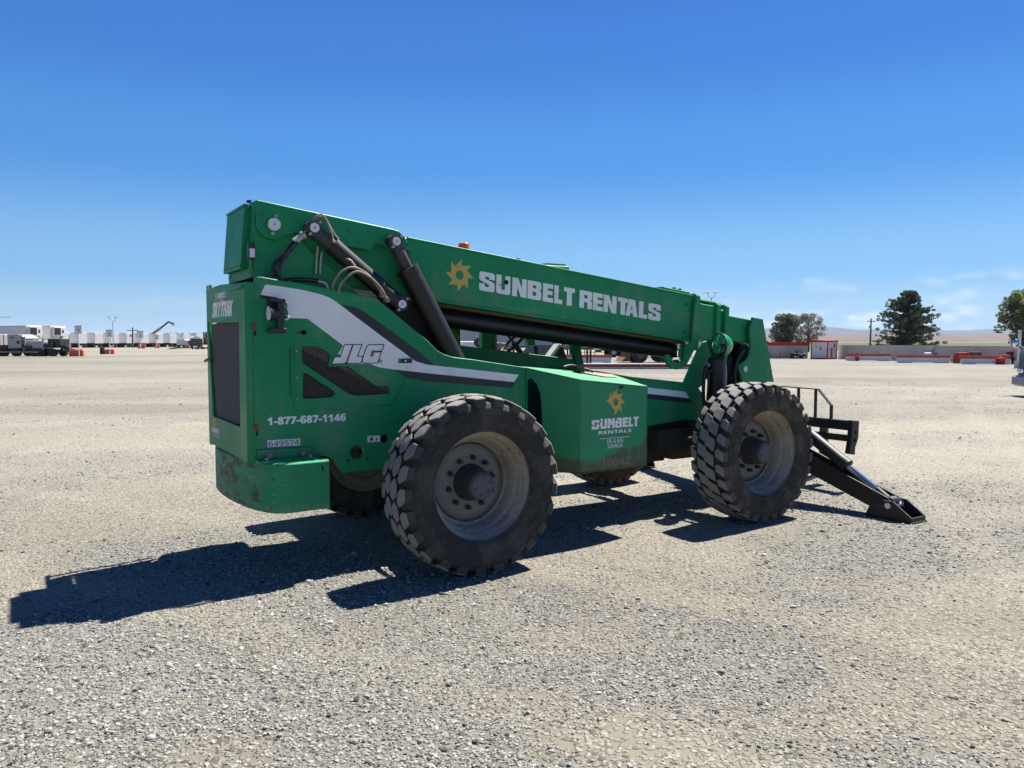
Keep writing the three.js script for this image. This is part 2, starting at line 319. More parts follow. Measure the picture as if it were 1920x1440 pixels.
// ---------- telehandler ----------
// local axes: +x forwards along the machine, +y up, +z its right-hand side
const font = await new FontLoader().loadAsync('fonts/droid/droid_sans_bold.typeface.json');
const fontR = await new FontLoader().loadAsync('fonts/droid/droid_sans_regular.typeface.json');
const M = {
  bracket: [[-1.345, 2.702], [-0.303, 2.577], [-0.254, 2.565], [-0.204, 2.526], [-0.14, 2.4], [-0.218, 2.433], [-0.288, 2.436], [-0.351, 2.419], [-0.378, 2.449], [-0.442, 2.454], [-0.503, 2.4], [-0.696, 2.419], [-0.753, 2.46], [-0.79, 2.494], [-0.846, 2.514], [-0.921, 2.526], [-0.982, 2.528], [-1.031, 2.5], [-1.134, 2.466], [-1.215, 2.426], [-1.293, 2.444], [-1.344, 2.508], [-1.349, 2.664]],
  tower: [[-1.356, 2.543], [-1.265, 2.6], [-1.043, 2.468], [-0.957, 2.372], [-0.787, 2.247], [-0.581, 2.065], [-0.455, 1.949], [-0.458, 1.7], [-1.365, 1.853]],
  pins: [[-1.228, 2.535], [-0.958, 2.531], [-0.304, 2.472], [-0.268, 1.989]],
  cylA: [[-0.962, 2.522], [-0.281, 1.988]],
  cylB: [[-0.317, 2.47], [0.303, 1.435]],
  side: [[-1.401, 2.07], [-1.4, 2.129], [-1.385, 2.148], [-1.356, 2.149], [-1.171, 2.123], [-0.778, 2.065], [-0.637, 2.044], [-0.497, 2.024], [-0.179, 1.783], [-0.082, 1.713], [0.012, 1.628], [0.069, 1.598], [0.146, 1.576], [0.214, 1.566], [0.338, 1.552], [0.853, 1.477], [0.853, 0.967], [0.854, 0.598], [-0.453, 0.707], [-0.523, 0.722], [-0.778, 0.717], [-0.811, 0.756], [-0.835, 0.798], [-0.867, 0.832], [-0.916, 0.856], [-1.027, 0.865], [-1.423, 0.871]],
  white: [[-1.33, 2.096], [-1.245, 2.09], [-1.071, 2.069], [-0.928, 2.039], [-0.873, 2.021], [-0.818, 1.989], [-0.762, 1.95], [-0.706, 1.91], [-0.444, 1.725], [-0.313, 1.636], [-0.22, 1.57], [-0.179, 1.544], [-0.083, 1.516], [0.785, 1.416], [0.737, 1.355], [-0.084, 1.449], [-0.227, 1.467], [-0.358, 1.483], [-0.469, 1.499], [-0.509, 1.51], [-0.56, 1.53], [-0.713, 1.531], [-0.807, 1.61], [-0.768, 1.668], [-0.849, 1.729], [-1.034, 1.863], [-1.184, 1.866], [-1.178, 1.966], [-1.216, 1.995], [-1.255, 2.01], [-1.364, 2.025]],
  black1: [[-1.366, 2.022], [-1.255, 2.007], [-1.216, 1.993], [-1.18, 1.964], [-1.246, 1.994], [-1.365, 1.998], [-1.373, 2.008]],
  black2: [[-0.785, 1.972], [-0.677, 1.956], [-0.629, 1.939], [-0.59, 1.917], [-0.453, 1.823], [-0.312, 1.73], [-0.194, 1.649], [-0.013, 1.509], [-0.083, 1.519], [-0.179, 1.547], [-0.22, 1.573], [-0.313, 1.638], [-0.444, 1.728], [-0.706, 1.913]],
  black3: [[-0.353, 1.481], [-0.227, 1.465], [-0.084, 1.446], [0.737, 1.353], [0.76, 1.357], [0.717, 1.305], [-0.084, 1.384], [-0.256, 1.42], [-0.302, 1.444]],
  door: [[-1.138, 1.719], [-1.125, 1.725], [-0.312, 1.728], [-0.194, 1.644], [-0.248, 1.402], [-0.252, 1.422], [-0.373, 1.206], [-1.136, 1.198], [-1.151, 1.211]],
  hole1: [[-1.082, 1.666], [-0.96, 1.666], [-0.887, 1.63], [-0.86, 1.594], [-0.88, 1.518], [-0.731, 1.517], [-0.508, 1.368], [-0.398, 1.356], [-0.399, 1.294], [-0.675, 1.288], [-0.742, 1.311], [-1.08, 1.544]],
  hole2: [[-1.077, 1.458], [-1.069, 1.473], [-1.046, 1.475], [-0.836, 1.334], [-0.828, 1.306], [-0.865, 1.284], [-1.065, 1.28], [-1.08, 1.296]],
  J: [[-0.759, 1.675], [-0.697, 1.675], [-0.744, 1.55], [-0.756, 1.539], [-0.77, 1.535], [-0.859, 1.533], [-0.837, 1.585], [-0.795, 1.585]],
  Lg: [[-0.692, 1.675], [-0.622, 1.677], [-0.66, 1.588], [-0.616, 1.588], [-0.63, 1.544], [-0.632, 1.536], [-0.745, 1.536]],
  G: [[-0.566, 1.675], [-0.445, 1.676], [-0.466, 1.625], [-0.542, 1.626], [-0.556, 1.589], [-0.537, 1.589], [-0.531, 1.603], [-0.542, 1.603], [-0.536, 1.617], [-0.468, 1.62], [-0.499, 1.536], [-0.6, 1.535], [-0.616, 1.541], [-0.624, 1.554], [-0.596, 1.64], [-0.583, 1.663]],
  phone: [[-1.33, 1.104], [-0.754, 1.115], [-1.335, 1.155], [-0.756, 1.172]],
  plate: [[-1.334, 1.002], [-1.101, 0.999], [-1.101, 0.95], [-1.333, 0.952]],
  brk: [[-1.409, 0.941], [-1.026, 0.933], [-1.027, 0.865], [-1.406, 0.854]],
  bolts: [[-1.33, 0.895], [-1.09, 0.895]],
  sholes: [[-0.672, 0.865], [-0.618, 0.861], [-0.446, 0.952], [-0.413, 0.949], [-0.74, 0.798], [-0.593, 0.798], [-0.585, 0.984], [-0.484, 0.93], [-1.084, 1.765]],
  lamp: [[-1.331, 1.992], [-1.208, 1.995], [-1.212, 1.758], [-1.336, 1.757]],
  latch: [[-0.322, 1.563], [-0.213, 1.567], [-0.213, 1.531], [-0.322, 1.53]],
  hinge: [[-1.159, 1.641], [-1.139, 1.64], [-1.158, 1.287], [-1.141, 1.286]],
  boom: [[-1.332, 2.681], [-0.171, 2.53], [2.778, 2.194], [3.157, 2.157], [0.067, 2.032], [2.89, 1.716], [3.065, 1.695]],
  text: [[0.512, 2.139], [0.523, 2.299], [2.603, 2.058], [2.588, 1.892]],
  letters: [[0.512, 2.215], [0.671, 2.201]],
  lx: [[0.512, 2.22], [0.671, 2.2], [0.682, 2.199], [0.831, 2.18], [0.845, 2.178], [1.002, 2.159], [1.006, 2.158], [1.16, 2.139], [1.171, 2.137], [1.289, 2.123], [1.296, 2.122], [1.393, 2.11], [1.405, 2.108], [1.533, 2.092], [1.584, 2.086], [1.737, 2.067], [1.741, 2.066], [1.867, 2.05], [1.87, 2.05], [2.034, 2.029], [2.047, 2.028], [2.176, 2.011], [2.143, 2.016], [2.305, 1.995], [2.313, 1.994], [2.427, 1.98], [2.436, 1.979], [2.605, 1.958]],
  sunc: [[0.32, 2.25], [0.346, 2.388], [0.32, 2.289]],
  bhole: [[0.786, 2.212], [0.808, 2.213]],
  tube: [[0.227, 1.863], [3.036, 1.547], [3.391, 1.495]],
  hook: [[3.108, 2.157], [3.097, 2.096], [3.069, 1.768], [3.053, 1.639], [2.997, 1.557], [2.923, 1.456], [2.867, 1.427], [2.793, 1.415], [2.719, 1.429], [2.664, 1.474], [2.636, 1.527], [2.635, 1.567], [2.883, 1.565], [2.901, 1.646], [2.994, 1.693], [3.035, 2.094]],
  hookhole: [[2.727, 1.526], [2.879, 1.538], [2.875, 1.511], [2.838, 1.491], [2.773, 1.492], [2.732, 1.51]],
  coll: [[3.063, 2.171], [3.129, 2.159], [3.118, 2.097], [3.048, 1.7], [3.073, 1.638], [3.318, 2.092], [3.479, 2.079], [3.436, 1.728], [3.489, 2.058], [3.606, 2.075], [3.558, 1.707], [3.608, 1.983], [3.92, 1.946], [3.894, 1.675], [3.569, 1.707]],
  head: [[3.966, 1.963], [4.13, 1.946], [4.334, 1.244], [3.812, 1.266], [3.767, 1.376], [3.747, 1.419], [3.76, 1.448], [3.807, 1.469], [3.88, 1.511], [3.922, 1.569], [3.936, 1.627], [3.929, 1.715], [3.911, 1.787], [3.915, 1.838], [3.956, 1.933]],
  headpin: [[3.846, 1.399], [3.878, 1.399], [3.783, 1.578], [3.879, 1.577]],
  rail: [[1.596, 1.434], [2.168, 1.351], [2.927, 1.272], [3.089, 1.168], [3.185, 1.037], [3.157, 0.872], [2.934, 0.901], [2.395, 0.867], [1.6, 0.81]],
  railw: [[2.32, 1.256], [3.051, 1.171], [3.063, 1.163], [3.037, 1.109], [2.321, 1.196]],
  railb: [[2.321, 1.194], [3.037, 1.108], [3.015, 1.061], [2.322, 1.144]],
  gus: [[2.878, 1.291], [3.081, 1.632], [3.137, 1.693], [3.195, 1.707], [3.252, 1.562], [3.244, 1.486], [3.2, 1.472], [3.165, 1.259], [3.088, 1.22], [3.184, 1.12], [3.015, 1.044], [2.868, 1.214]],
  fcyl: [[3.07, 1.539], [3.265, 1.496], [3.061, 1.27], [3.26, 1.264]],
  mirror: [[3.172, 1.659], [3.17, 1.773], [3.08, 1.68], [3.28, 1.625]],
  link: [[3.921, 1.582], [3.825, 1.583], [3.8, 1.261], [3.907, 1.265], [3.702, 1.424]],
  tank: [[1.142, 1.38], [1.886, 1.299], [1.895, 0.594], [1.147, 0.587], [1.628, 1.121], [1.507, 1.251], [1.83, 1.239]],
  tsun: [[1.52, 1.177], [1.519, 1.263], [1.52, 1.214], [1.517, 1.06]],
  ttext: [[1.259, 0.955], [1.783, 0.949], [1.321, 1.041], [1.782, 1.038], [1.333, 0.912], [1.702, 0.91], [1.353, 0.872], [1.68, 0.869], [1.426, 0.833], [1.608, 0.833], [1.432, 0.793], [1.6, 0.787], [1.362, 0.627], [1.694, 0.611], [1.362, 0.7], [1.693, 0.69]],
  thole: [[0.813, 1.372], [0.926, 1.276], [0.874, 1.354], [0.932, 1.013], [0.896, 0.761], [0.815, 0.767]],
  tsc: [[1.578, 1.309], [0.889, 1.422]],
  cwside: [[-1.314, 0.525], [-0.974, 0.511], [-0.969, 0.851], [-1.438, 0.854]],
};

const TH = new THREE.Group(); TH.name = 'telehandler';
{ const yaw = 57.4 * Math.PI / 180; TH.position.set(-0.8305, 0, -6.4769); TH.rotation.y = Math.PI / 2 - yaw; }
scene.add(TH);
tag(TH, 'large green telescopic handler with a long lettered boom and block-tread tyres', 'telehandler');
const ZC = -0.11;                                   // centre plane
const mir = (z) => 2 * ZC - z;
const mid = (a, b) => [(a[0] + b[0]) / 2, (a[1] + b[1]) / 2];

// block capitals, each in a unit square: [outline, holes...]
const GLYPH = {
  S: [[[0.14, 1], [0.86, 1], [0.96, 0.965], [1, 0.88], [1, 0.64], [0.64, 0.64], [0.64, 0.74], [0.6, 0.77], [0.41, 0.77], [0.37, 0.74], [0.37, 0.665], [0.42, 0.635], [0.9, 0.51], [0.98, 0.46], [1, 0.40], [1, 0.12], [0.96, 0.035], [0.86, 0], [0.14, 0], [0.04, 0.035], [0, 0.12], [0, 0.38], [0.36, 0.38], [0.36, 0.26], [0.4, 0.23], [0.59, 0.23], [0.63, 0.26], [0.63, 0.355], [0.58, 0.385], [0.1, 0.52], [0.02, 0.57], [0, 0.63], [0, 0.88], [0.04, 0.965]]],
  U: [[[0, 1], [0.36, 1], [0.36, 0.27], [0.4, 0.23], [0.58, 0.23], [0.62, 0.27], [0.62, 1], [1, 1], [1, 0.12], [0.96, 0.035], [0.86, 0], [0.14, 0], [0.04, 0.035], [0, 0.12]]],
  N: [[[0, 0], [0, 1], [0.40, 1], [0.66, 0.46], [0.66, 1], [1, 1], [1, 0], [0.61, 0], [0.34, 0.56], [0.34, 0]]],
  B: [[[0, 0], [0, 1], [0.84, 1], [0.94, 0.965], [0.98, 0.88], [0.98, 0.62], [0.95, 0.55], [0.87, 0.515], [0.96, 0.475], [1, 0.40], [1, 0.12], [0.96, 0.035], [0.86, 0]], [[0.36, 0.61], [0.58, 0.61], [0.62, 0.64], [0.62, 0.75], [0.58, 0.78], [0.36, 0.78]], [[0.36, 0.21], [0.59, 0.21], [0.63, 0.25], [0.63, 0.39], [0.59, 0.42], [0.36, 0.42]]],
  E: [[[0, 0], [0, 1], [1, 1], [1, 0.76], [0.46, 0.76], [0.46, 0.63], [0.93, 0.63], [0.93, 0.40], [0.46, 0.40], [0.46, 0.24], [1, 0.24], [1, 0]]],
  L: [[[0, 0], [0, 1], [0.52, 1], [0.52, 0.24], [1, 0.24], [1, 0]]],
  T: [[[0.27, 0], [0.27, 0.76], [0, 0.76], [0, 1], [1, 1], [1, 0.76], [0.73, 0.76], [0.73, 0]]],
  R: [[[0, 0], [0, 1], [0.86, 1], [0.96, 0.965], [1, 0.88], [1, 0.60], [0.96, 0.53], [0.86, 0.49], [0.96, 0.44], [1, 0.36], [1, 0], [0.64, 0], [0.62, 0.36], [0.36, 0.36], [0.36, 0]], [[0.36, 0.57], [0.58, 0.57], [0.63, 0.60], [0.63, 0.74], [0.58, 0.77], [0.36, 0.77]]],
  A: [[[0, 0], [0.25, 1], [0.75, 1], [1, 0], [0.65, 0], [0.61, 0.19], [0.39, 0.19], [0.35, 0]], [[0.5, 0.76], [0.43, 0.38], [0.57, 0.38]]],
  K: [[[0, 0], [0, 1], [0.36, 1], [0.36, 0.64], [0.62, 1], [1, 1], [0.70, 0.55], [1, 0], [0.62, 0], [0.44, 0.36], [0.36, 0.27], [0.36, 0]]],
  Y: [[[0.32, 0], [0.32, 0.38], [0, 1], [0.38, 1], [0.5, 0.66], [0.62, 1], [1, 1], [0.68, 0.38], [0.68, 0]]],
};
const glyph = (ch, place) => { const [o, ...h] = GLYPH[ch]; return [o.map(([a, b]) => place(a, b)), h.map((q) => q.map(([a, b]) => place(a, b)))]; };
function sunburst(cx, cy, r, turn = 0, sx = 1) {    // eight swept teeth round a ring
  const o = [];
  for (let k = 0; k < 8; k++) { const a = turn - k * Math.PI / 4; o.push([cx + sx * r * Math.cos(a), cy + r * Math.sin(a)]); const b = a - 0.10; o.push([cx + sx * 0.60 * r * Math.cos(b), cy + 0.60 * r * Math.sin(b)]); }
  return [o, [circlePts(cx, cy, 0.28 * r, 24).map(([x, y]) => [cx + (x - cx) * sx, y])]];
}
function textFilm(text, f, x0, y0, width, height, z, slant = 0, bold = 0) {   // text fitted to a box
  const shapes = f.generateShapes(text, 1);
  const g = new THREE.ExtrudeGeometry(shapes, { depth: 0.0015, bevelEnabled: bold > 0, bevelThickness: 0.0001, bevelSize: bold, bevelSegments: 1, curveSegments: 4 });
  g.computeBoundingBox(); const b = g.boundingBox;
  g.translate(-b.min.x, -b.min.y, 0).scale(width / (b.max.x - b.min.x), height / (b.max.y - b.min.y), 1);
  if (slant) g.applyMatrix4(new THREE.Matrix4().makeShear(0, 0, slant, 0, 0, 0));
  return g.translate(x0, y0, z);
}

// --- boom: slopes down to the front ---
const SL = -0.113, topY = (x) => 2.511 + SL * x, ca = 1 / Math.hypot(1, SL), sa = SL * ca;
const onBoom = (x, down) => [x + 0, topY(x) - down];       // a point `down` below the top edge line
const quad = (x0, x1, d0, d1) => [onBoom(x0, d0), onBoom(x1, d0), [x1 - (d1 - d0) * 0.02, topY(x1) - d1], [x0, topY(x0) - d1]];
const ZB = 0.22, WB = 2 * (ZB - ZC);
const boom = mesh('boom_outer_section', [plate(quad(-1.30, 3.10, 0, 0.472), ZB, WB, [], 0.012)], MT.green, TH);
mesh('lower_flange', [plate(quad(0.02, 3.08, 0.455, 0.474), ZB + 0.012, 0.05, [], 0.004), plate(quad(0.02, 3.08, 0.455, 0.474), mir(ZB) + 0.04, 0.05, [], 0.004)], MT.green, boom);
mesh('top_flange', [plate(quad(-0.15, 3.08, -0.006, 0.012), ZB + 0.010, WB + 0.02, [], 0.003)], MT.green, boom);
{ // lettering on the boom side
  const xsL = M.lx.map((p) => p[0]), words = 'SUNBELTRENTALS';
  [...words].forEach((ch, i) => {
    const a = xsL[2 * i] + 0.002, b = xsL[2 * i + 1] - 0.004;
    const [o, h] = glyph(ch, (u, v) => { const x = a + u * (b - a) + (v - 0.5) * 0.006; return [x, topY(x) - 0.318 + v * 0.162]; });
    mesh('letter', film(o, ZB + 0.0005, 0.0015, h), MT.white, boom);
  });
  const [o, h] = sunburst(0.325, 2.252, 0.138, Math.PI / 2 - 0.16, 0.98);
  mesh('sun_emblem', film(o, ZB + 0.0005, 0.0015, h), MT.yellow, boom);
  mesh('access_hole', [cyl([0.786, 2.212, ZB - 0.01], [0.786, 2.212, ZB + 0.003], 0.021)], MT.cavity, boom);
  for (const [x, dn] of [[2.955, 0.10], [2.93, 0.38], [0.72, 0.245]]) mesh('bolt', [cyl([x, topY(x) - dn, ZB - 0.005], [x, topY(x) - dn, ZB + 0.009], x < 1 ? 0.006 : 0.012, undefined, 10)], MT.dark, boom);
}
// side plates at the pivot end, one each side of the boom
for (const s of [1, -1]) {
  const z = s > 0 ? 0.29 : mir(0.29) + 0.03;
  mesh('boom_side_plate', [plate(M.bracket, z, 0.03, [], 0.005)], MT.green, TH);
}
mesh('boom_top_plate', [plate([[-1.345, 2.702], [-0.26, 2.575], [-0.26, 2.555], [-1.345, 2.68]], 0.262, 0.744, [], 0.004)], MT.green, TH);
{ // end cover
  const c = mesh('boom_end_cover', [plate([[-1.395, 2.67], [-1.31, 2.66], [-1.31, 2.22], [-1.43, 2.25]], 0.14, 0.55, [], 0.006)], MT.green, TH);
  mesh('cover_lip', [bx(0.03, 0.016, 0.55, -1.385, 2.682, -0.135)], MT.green, c); mesh('cover_lip', [bx(0.05, 0.02, 0.54, -1.405, 2.235, -0.135)], MT.green, c);
  mesh('bolt', [cyl([-1.36, 2.70, 0.14], [-1.36, 2.718, 0.14], 0.018)], MT.dark, c);
  mesh('boom_end_frame', [plate([[-1.345, 2.70], [-1.25, 2.69], [-1.25, 2.17], [-1.385, 2.19]], 0.235, 0.09, [], 0.006), plate([[-1.345, 2.70], [-1.25, 2.69], [-1.25, 2.17], [-1.385, 2.19]], mir(0.145), 0.09, [], 0.006), bx(0.10, 0.07, 0.7, -1.33, 2.19, ZC)], MT.green, TH);
}
// rear tower of the frame that carries the boom
for (const s of [1, -1]) mesh('boom_tower_plate', [plate(M.tower, s > 0 ? 0.257 : mir(0.257) + 0.03, 0.03, s > 0 ? [circlePts(-1.215, 2.19, 0.026)] : [], 0.004)], MT.green, TH);
mesh('tower_web', [plate([[-0.62, 2.07], [-0.08, 2.03], [0.12, 1.76], [0.34, 1.50], [0.34, 1.40], [-0.5, 1.40]], 0.17, 0.03)], MT.dark, TH);
function pin(x, y, z, r, name = 'pivot_pin') {
  const p = mesh(name, [cyl([x, y, z - 0.08], [x, y, z + 0.022], r, r, 24)], MT.label, TH);
  mesh('grease_hole', [cyl([x, y, z + 0.020], [x, y, z + 0.0235], r * 0.13, undefined, 10)], MT.cavity, p);
  mesh('collar', [cyl([x, y, z - 0.02], [x, y, z + 0.006], r * 1.25, undefined, 24)], MT.green, p);
  mesh('retaining_bolt', [cyl([x + r * 0.3, y + r * 1.4, z - 0.02], [x + r * 0.3, y + r * 1.4, z + 0.02], r * 0.22, undefined, 8)], MT.dullSteel, p); mesh('retaining_bolt', [cyl([x - r * 0.25, y - r * 1.45, z - 0.02], [x - r * 0.25, y - r * 1.45, z + 0.014], r * 0.3, undefined, 8)], MT.dullSteel, p);
}
pin(...M.pins[0], 0.292, 0.044);
// hydraulic cylinders beside the boom
function ram(name, a, b, z, z2, { rB, rR, split, eyeA, eyeB }) {
  const at = (t) => [mix(a[0], b[0], t), mix(a[1], b[1], t), mix(z, z2, t)];
  const barrel = mesh(name, [cyl(at(split), at(1 - 0.05), rB, rB, 28)], MT.blackPaint, TH);
  mesh('gland', [cyl(at(split - 0.012), at(split + 0.03), rB * 1.04, rB * 1.04, 28)], MT.blackPaint, barrel);
  mesh('rod', [cyl(at(0.06), at(split), rR, rR, 20)], MT.hub, barrel);
  mesh('rod_clevis', [cyl([a[0], a[1], z - 0.045], [a[0], a[1], z + 0.045], eyeA, eyeA, 22), bar(at(0.01), at(0.17), 0.075, eyeA * 1.55)], MT.hub, barrel);
  mesh('base_eye', [cyl([b[0], b[1], z2 - 0.045], [b[0], b[1], z2 + 0.045], eyeB, eyeB, 22), bar(at(0.85), at(0.99), 0.07, eyeB * 1.8)], MT.blackPaint, barrel);
  for (const [p, e, z] of [[a, eyeA, arguments[3]], [b, eyeB, z2]]) {
    mesh('pin', [cyl([p[0], p[1], z - 0.09], [p[0], p[1], z + 0.058], e * 0.58, e * 0.58, 22)], MT.label, barrel);
    mesh('grease_hole', [cyl([p[0], p[1], z + 0.057], [p[0], p[1], z + 0.0595], e * 0.1, undefined, 10)], MT.cavity, barrel);
    mesh('retaining_bolt', [cyl([p[0] + e * 0.75, p[1] + e * 0.75, z + 0.03], [p[0] + e * 0.75, p[1] + e * 0.75, z + 0.062], 0.009, undefined, 8)], MT.dullSteel, barrel); mesh('retaining_bolt', [cyl([p[0] - e * 0.55, p[1] - e * 0.8, z + 0.03], [p[0] - e * 0.55, p[1] - e * 0.8, z + 0.062], 0.011, undefined, 8)], MT.dullSteel, barrel);
  }
  return barrel;
}
ram('slave_cylinder', M.cylA[0], M.cylA[1], 0.34, 0.35, { rB: 0.066, rR: 0.05, split: 0.22, eyeA: 0.058, eyeB: 0.056 });
ram('lift_cylinder', M.cylB[0], [0.42, 1.24], 0.335, 0.27, { rB: 0.086, rR: 0.05, split: 0.165, eyeA: 0.056, eyeB: 0.08 });
{ const f = ram('lift_cylinder', M.cylB[0], [0.42, 1.24], mir(0.335), mir(0.27), { rB: 0.086, rR: 0.05, split: 0.165, eyeA: 0.056, eyeB: 0.08 }); f.userData.label = 'lift cylinder behind the boom'; }
// hoses and steel lines
const hoses = [
  ['steel_line', [[-1.02, 2.475, 0.33], [-0.97, 2.55, 0.345], [-0.925, 2.603, 0.35], [-0.895, 2.612, 0.35], [-0.865, 2.59, 0.35], [-0.80, 2.485, 0.36], [-0.775, 2.452, 0.37]], 0.0085, MT.hose],
  ['steel_line', [[-1.04, 2.46, 0.345], [-0.985, 2.55, 0.365], [-0.935, 2.612, 0.37], [-0.905, 2.625, 0.37], [-0.875, 2.60, 0.37], [-0.835, 2.50, 0.38], [-0.825, 2.46, 0.385]], 0.0085, MT.hose],
  ['rubber_hose', [[-1.095, 2.42, 0.335], [-1.17, 2.335, 0.345], [-1.23, 2.27, 0.35], [-1.26, 2.20, 0.35], [-1.25, 2.13, 0.34], [-1.20, 2.06, 0.32]], 0.0145, MT.rubberHose],
  ['rubber_hose', [[-1.085, 2.41, 0.365], [-1.15, 2.335, 0.375], [-1.20, 2.27, 0.38], [-1.222, 2.20, 0.38], [-1.205, 2.13, 0.36], [-1.15, 2.06, 0.34]], 0.0145, MT.rubberHose],
  ['rubber_hose', [[-1.22, 2.12, 0.33], [-1.10, 2.145, 0.34], [-1.00, 2.148, 0.35], [-0.93, 2.14, 0.355]], 0.016, MT.rubberHose],
  ['hose_elbow', [[-0.94, 2.14, 0.355], [-0.90, 2.135, 0.36], [-0.872, 2.12, 0.365], [-0.862, 2.08, 0.37], [-0.862, 2.04, 0.37]], 0.013, MT.galv],
  ['braided_hose', [[-0.84, 2.05, 0.40], [-0.835, 2.12, 0.41], [-0.79, 2.20, 0.43], [-0.71, 2.245, 0.44], [-0.60, 2.215, 0.44], [-0.50, 2.12, 0.43], [-0.462, 2.068, 0.42]], 0.009, MT.hose],
  ['braided_hose', [[-0.80, 2.05, 0.42], [-0.79, 2.11, 0.43], [-0.74, 2.175, 0.45], [-0.67, 2.215, 0.46], [-0.57, 2.18, 0.46], [-0.47, 2.09, 0.45], [-0.43, 2.035, 0.43]], 0.009, MT.hose],
  ['steel_line', [[-0.735, 2.315, 0.40], [-0.70, 2.30, 0.41], [-0.665, 2.255, 0.415], [-0.64, 2.225, 0.41]], 0.008, MT.dullSteel],
  ['steel_line', [[-0.905, 2.40, 0.285], [-0.915, 2.30, 0.28], [-0.92, 2.20, 0.28]], 0.009, MT.dullSteel],
  ['steel_line', [[-0.875, 2.36, 0.285], [-0.885, 2.28, 0.28], [-0.89, 2.20, 0.28]], 0.009, MT.dullSteel],
];
for (const [n, p, r, m] of hoses) mesh(n, [tube(p, r, 36, 8)], m, TH);
mesh('hose_fitting', [cyl([-1.10, 2.415, 0.35], [-1.025, 2.478, 0.35], 0.026, 0.022, 14), cyl([-1.045, 2.462, 0.35], [-1.03, 2.474, 0.35], 0.033, 0.033, 6)], MT.galv, TH);
mesh('hose_fitting', [cyl([-0.462, 2.07, 0.42], [-0.45, 2.045, 0.42], 0.016), cyl([-0.43, 2.036, 0.43], [-0.42, 2.01, 0.43], 0.016), cyl([-0.452, 2.046, 0.39], [-0.452, 2.046, 0.445], 0.017), cyl([-0.42, 2.012, 0.39], [-0.42, 2.012, 0.455], 0.017)], MT.hose, TH);
{ // small sensor box at the boom end
  const b = mesh('sensor_box', [rb(0.045, 0.115, 0.05, 0.006, -1.385, 2.34, 0.265)], MT.black, TH);
  mesh('sensor_label', [bx(0.036, 0.062, 0.003, -1.383, 2.325, 0.2925)], MT.label, b);
  mesh('sensor_cable', [tube([[-1.395, 2.29, 0.28], [-1.39, 2.22, 0.285], [-1.36, 2.13, 0.29]], 0.003, 16, 6)], MT.hose, b);
}

// --- telescoping front sections ---
const inner = (x0, x1, d0, d1, z, name) => mesh(name, [plate(quad(x0, x1, d0, d1), z, 2 * (z - ZC), [], 0.008)], MT.green, TH);
inner(3.05, 3.45, 0.055, 0.42, 0.195, 'boom_middle_section');
inner(3.40, 3.60, 0.085, 0.41, 0.18, 'boom_inner_section');
inner(3.55, 4.02, 0.12, 0.39, 0.165, 'boom_fly_section');
function collar(x, d0, d1, z, w) {       // a welded ring round the end of a section
  const pr = [[x, topY(x) - d0], [x + w, topY(x + w) - d0], [x + w - 0.04 * (d1 - d0), topY(x + w) - d1], [x - 0.04 * (d1 - d0), topY(x) - d1]];
  return [plate(pr, z, 0.05, [], 0.01), plate(pr, mir(z) + 0.05, 0.05, [], 0.01), plate([[x, topY(x) - d0 + 0.012], [x + w, topY(x + w) - d0 + 0.012], [x + w, topY(x + w) - d0 - 0.03], [x, topY(x) - d0 - 0.03]], z - 0.02, 2 * (z - ZC) - 0.04, [], 0.008)];
}
mesh('boom_collar', [...collar(3.055, -0.012, 0.55, 0.262, 0.07)], MT.green, TH);
mesh('boom_collar', [...collar(3.40, 0.035, 0.46, 0.235, 0.06)], MT.green, TH);
mesh('boom_collar', [...collar(3.54, 0.035, 0.62, 0.225, 0.06)], MT.green, TH);
mesh('guide_tray', [plate(quad(2.70, 3.07, -0.045, -0.012), 0.16, 0.5, [], 0.006), plate(quad(3.10, 3.58, 0.0, 0.02), 0.12, 0.4, [], 0.004)], MT.green, TH);
mesh('boom_hose', [tube([[3.10, topY(3.1) - 0.005, 0.05], [3.3, topY(3.3) - 0.005, 0.05], [3.55, topY(3.55) - 0.0, 0.05]], 0.02, 16, 8)], MT.rubberHose, TH); mesh('boom_hose', [tube([[3.10, topY(3.1) - 0.005, -0.05], [3.3, topY(3.3) - 0.005, -0.05], [3.55, topY(3.55) - 0.0, -0.05]], 0.02, 16, 8)], MT.rubberHose, TH);
mesh('adjusting_bolt', [cyl([2.98, topY(2.98) + 0.05, 0.1], [2.98, topY(2.98) + 0.07, 0.1], 0.02, 0.02, 6)], MT.dark, TH); mesh('adjusting_bolt', [cyl([2.9, topY(2.9) + 0.05, 0.1], [2.9, topY(2.9) + 0.07, 0.1], 0.02, 0.02, 6)], MT.dark, TH);
{ // tie-down loop under the first collar
  const k = M.hook.findIndex((p) => p[1] === 1.565), u = [...M.hook.slice(0, k), [2.695, 1.567], [2.71, 1.535], [2.74, 1.505], [2.79, 1.487], [2.84, 1.489], [2.88, 1.515], [2.892, 1.565], ...M.hook.slice(k + 1)];
  const h = mesh('tie_down_hook', [plate(u, 0.268, 0.035, [], 0.004)], MT.green, TH);
  mesh('rubber_stop', [bx(0.045, 0.035, 0.04, 2.79, 1.498, 0.255)], MT.black, h);
}
// extension cylinder and tray under the boom
mesh('extension_cylinder', [new THREE.CylinderGeometry(0.5, 0.5, 2.99, 36).scale(0.16, 1, 0.26).rotateZ(Math.PI / 2 + Math.atan(SL)).translate(1.44, topY(1.44) - 0.578, 0.0)], MT.blackPaint, TH);
mesh('cylinder_end_cap', [plate(quad(2.93, 2.96, 0.51, 0.645), 0.11, 0.24, [], 0.012)], MT.blackPaint, TH);
mesh('hose_tray', [plate(quad(0.1, 3.0, 0.475, 0.50), 0.16, 0.34, [], 0.004)], MT.mudDark, TH);

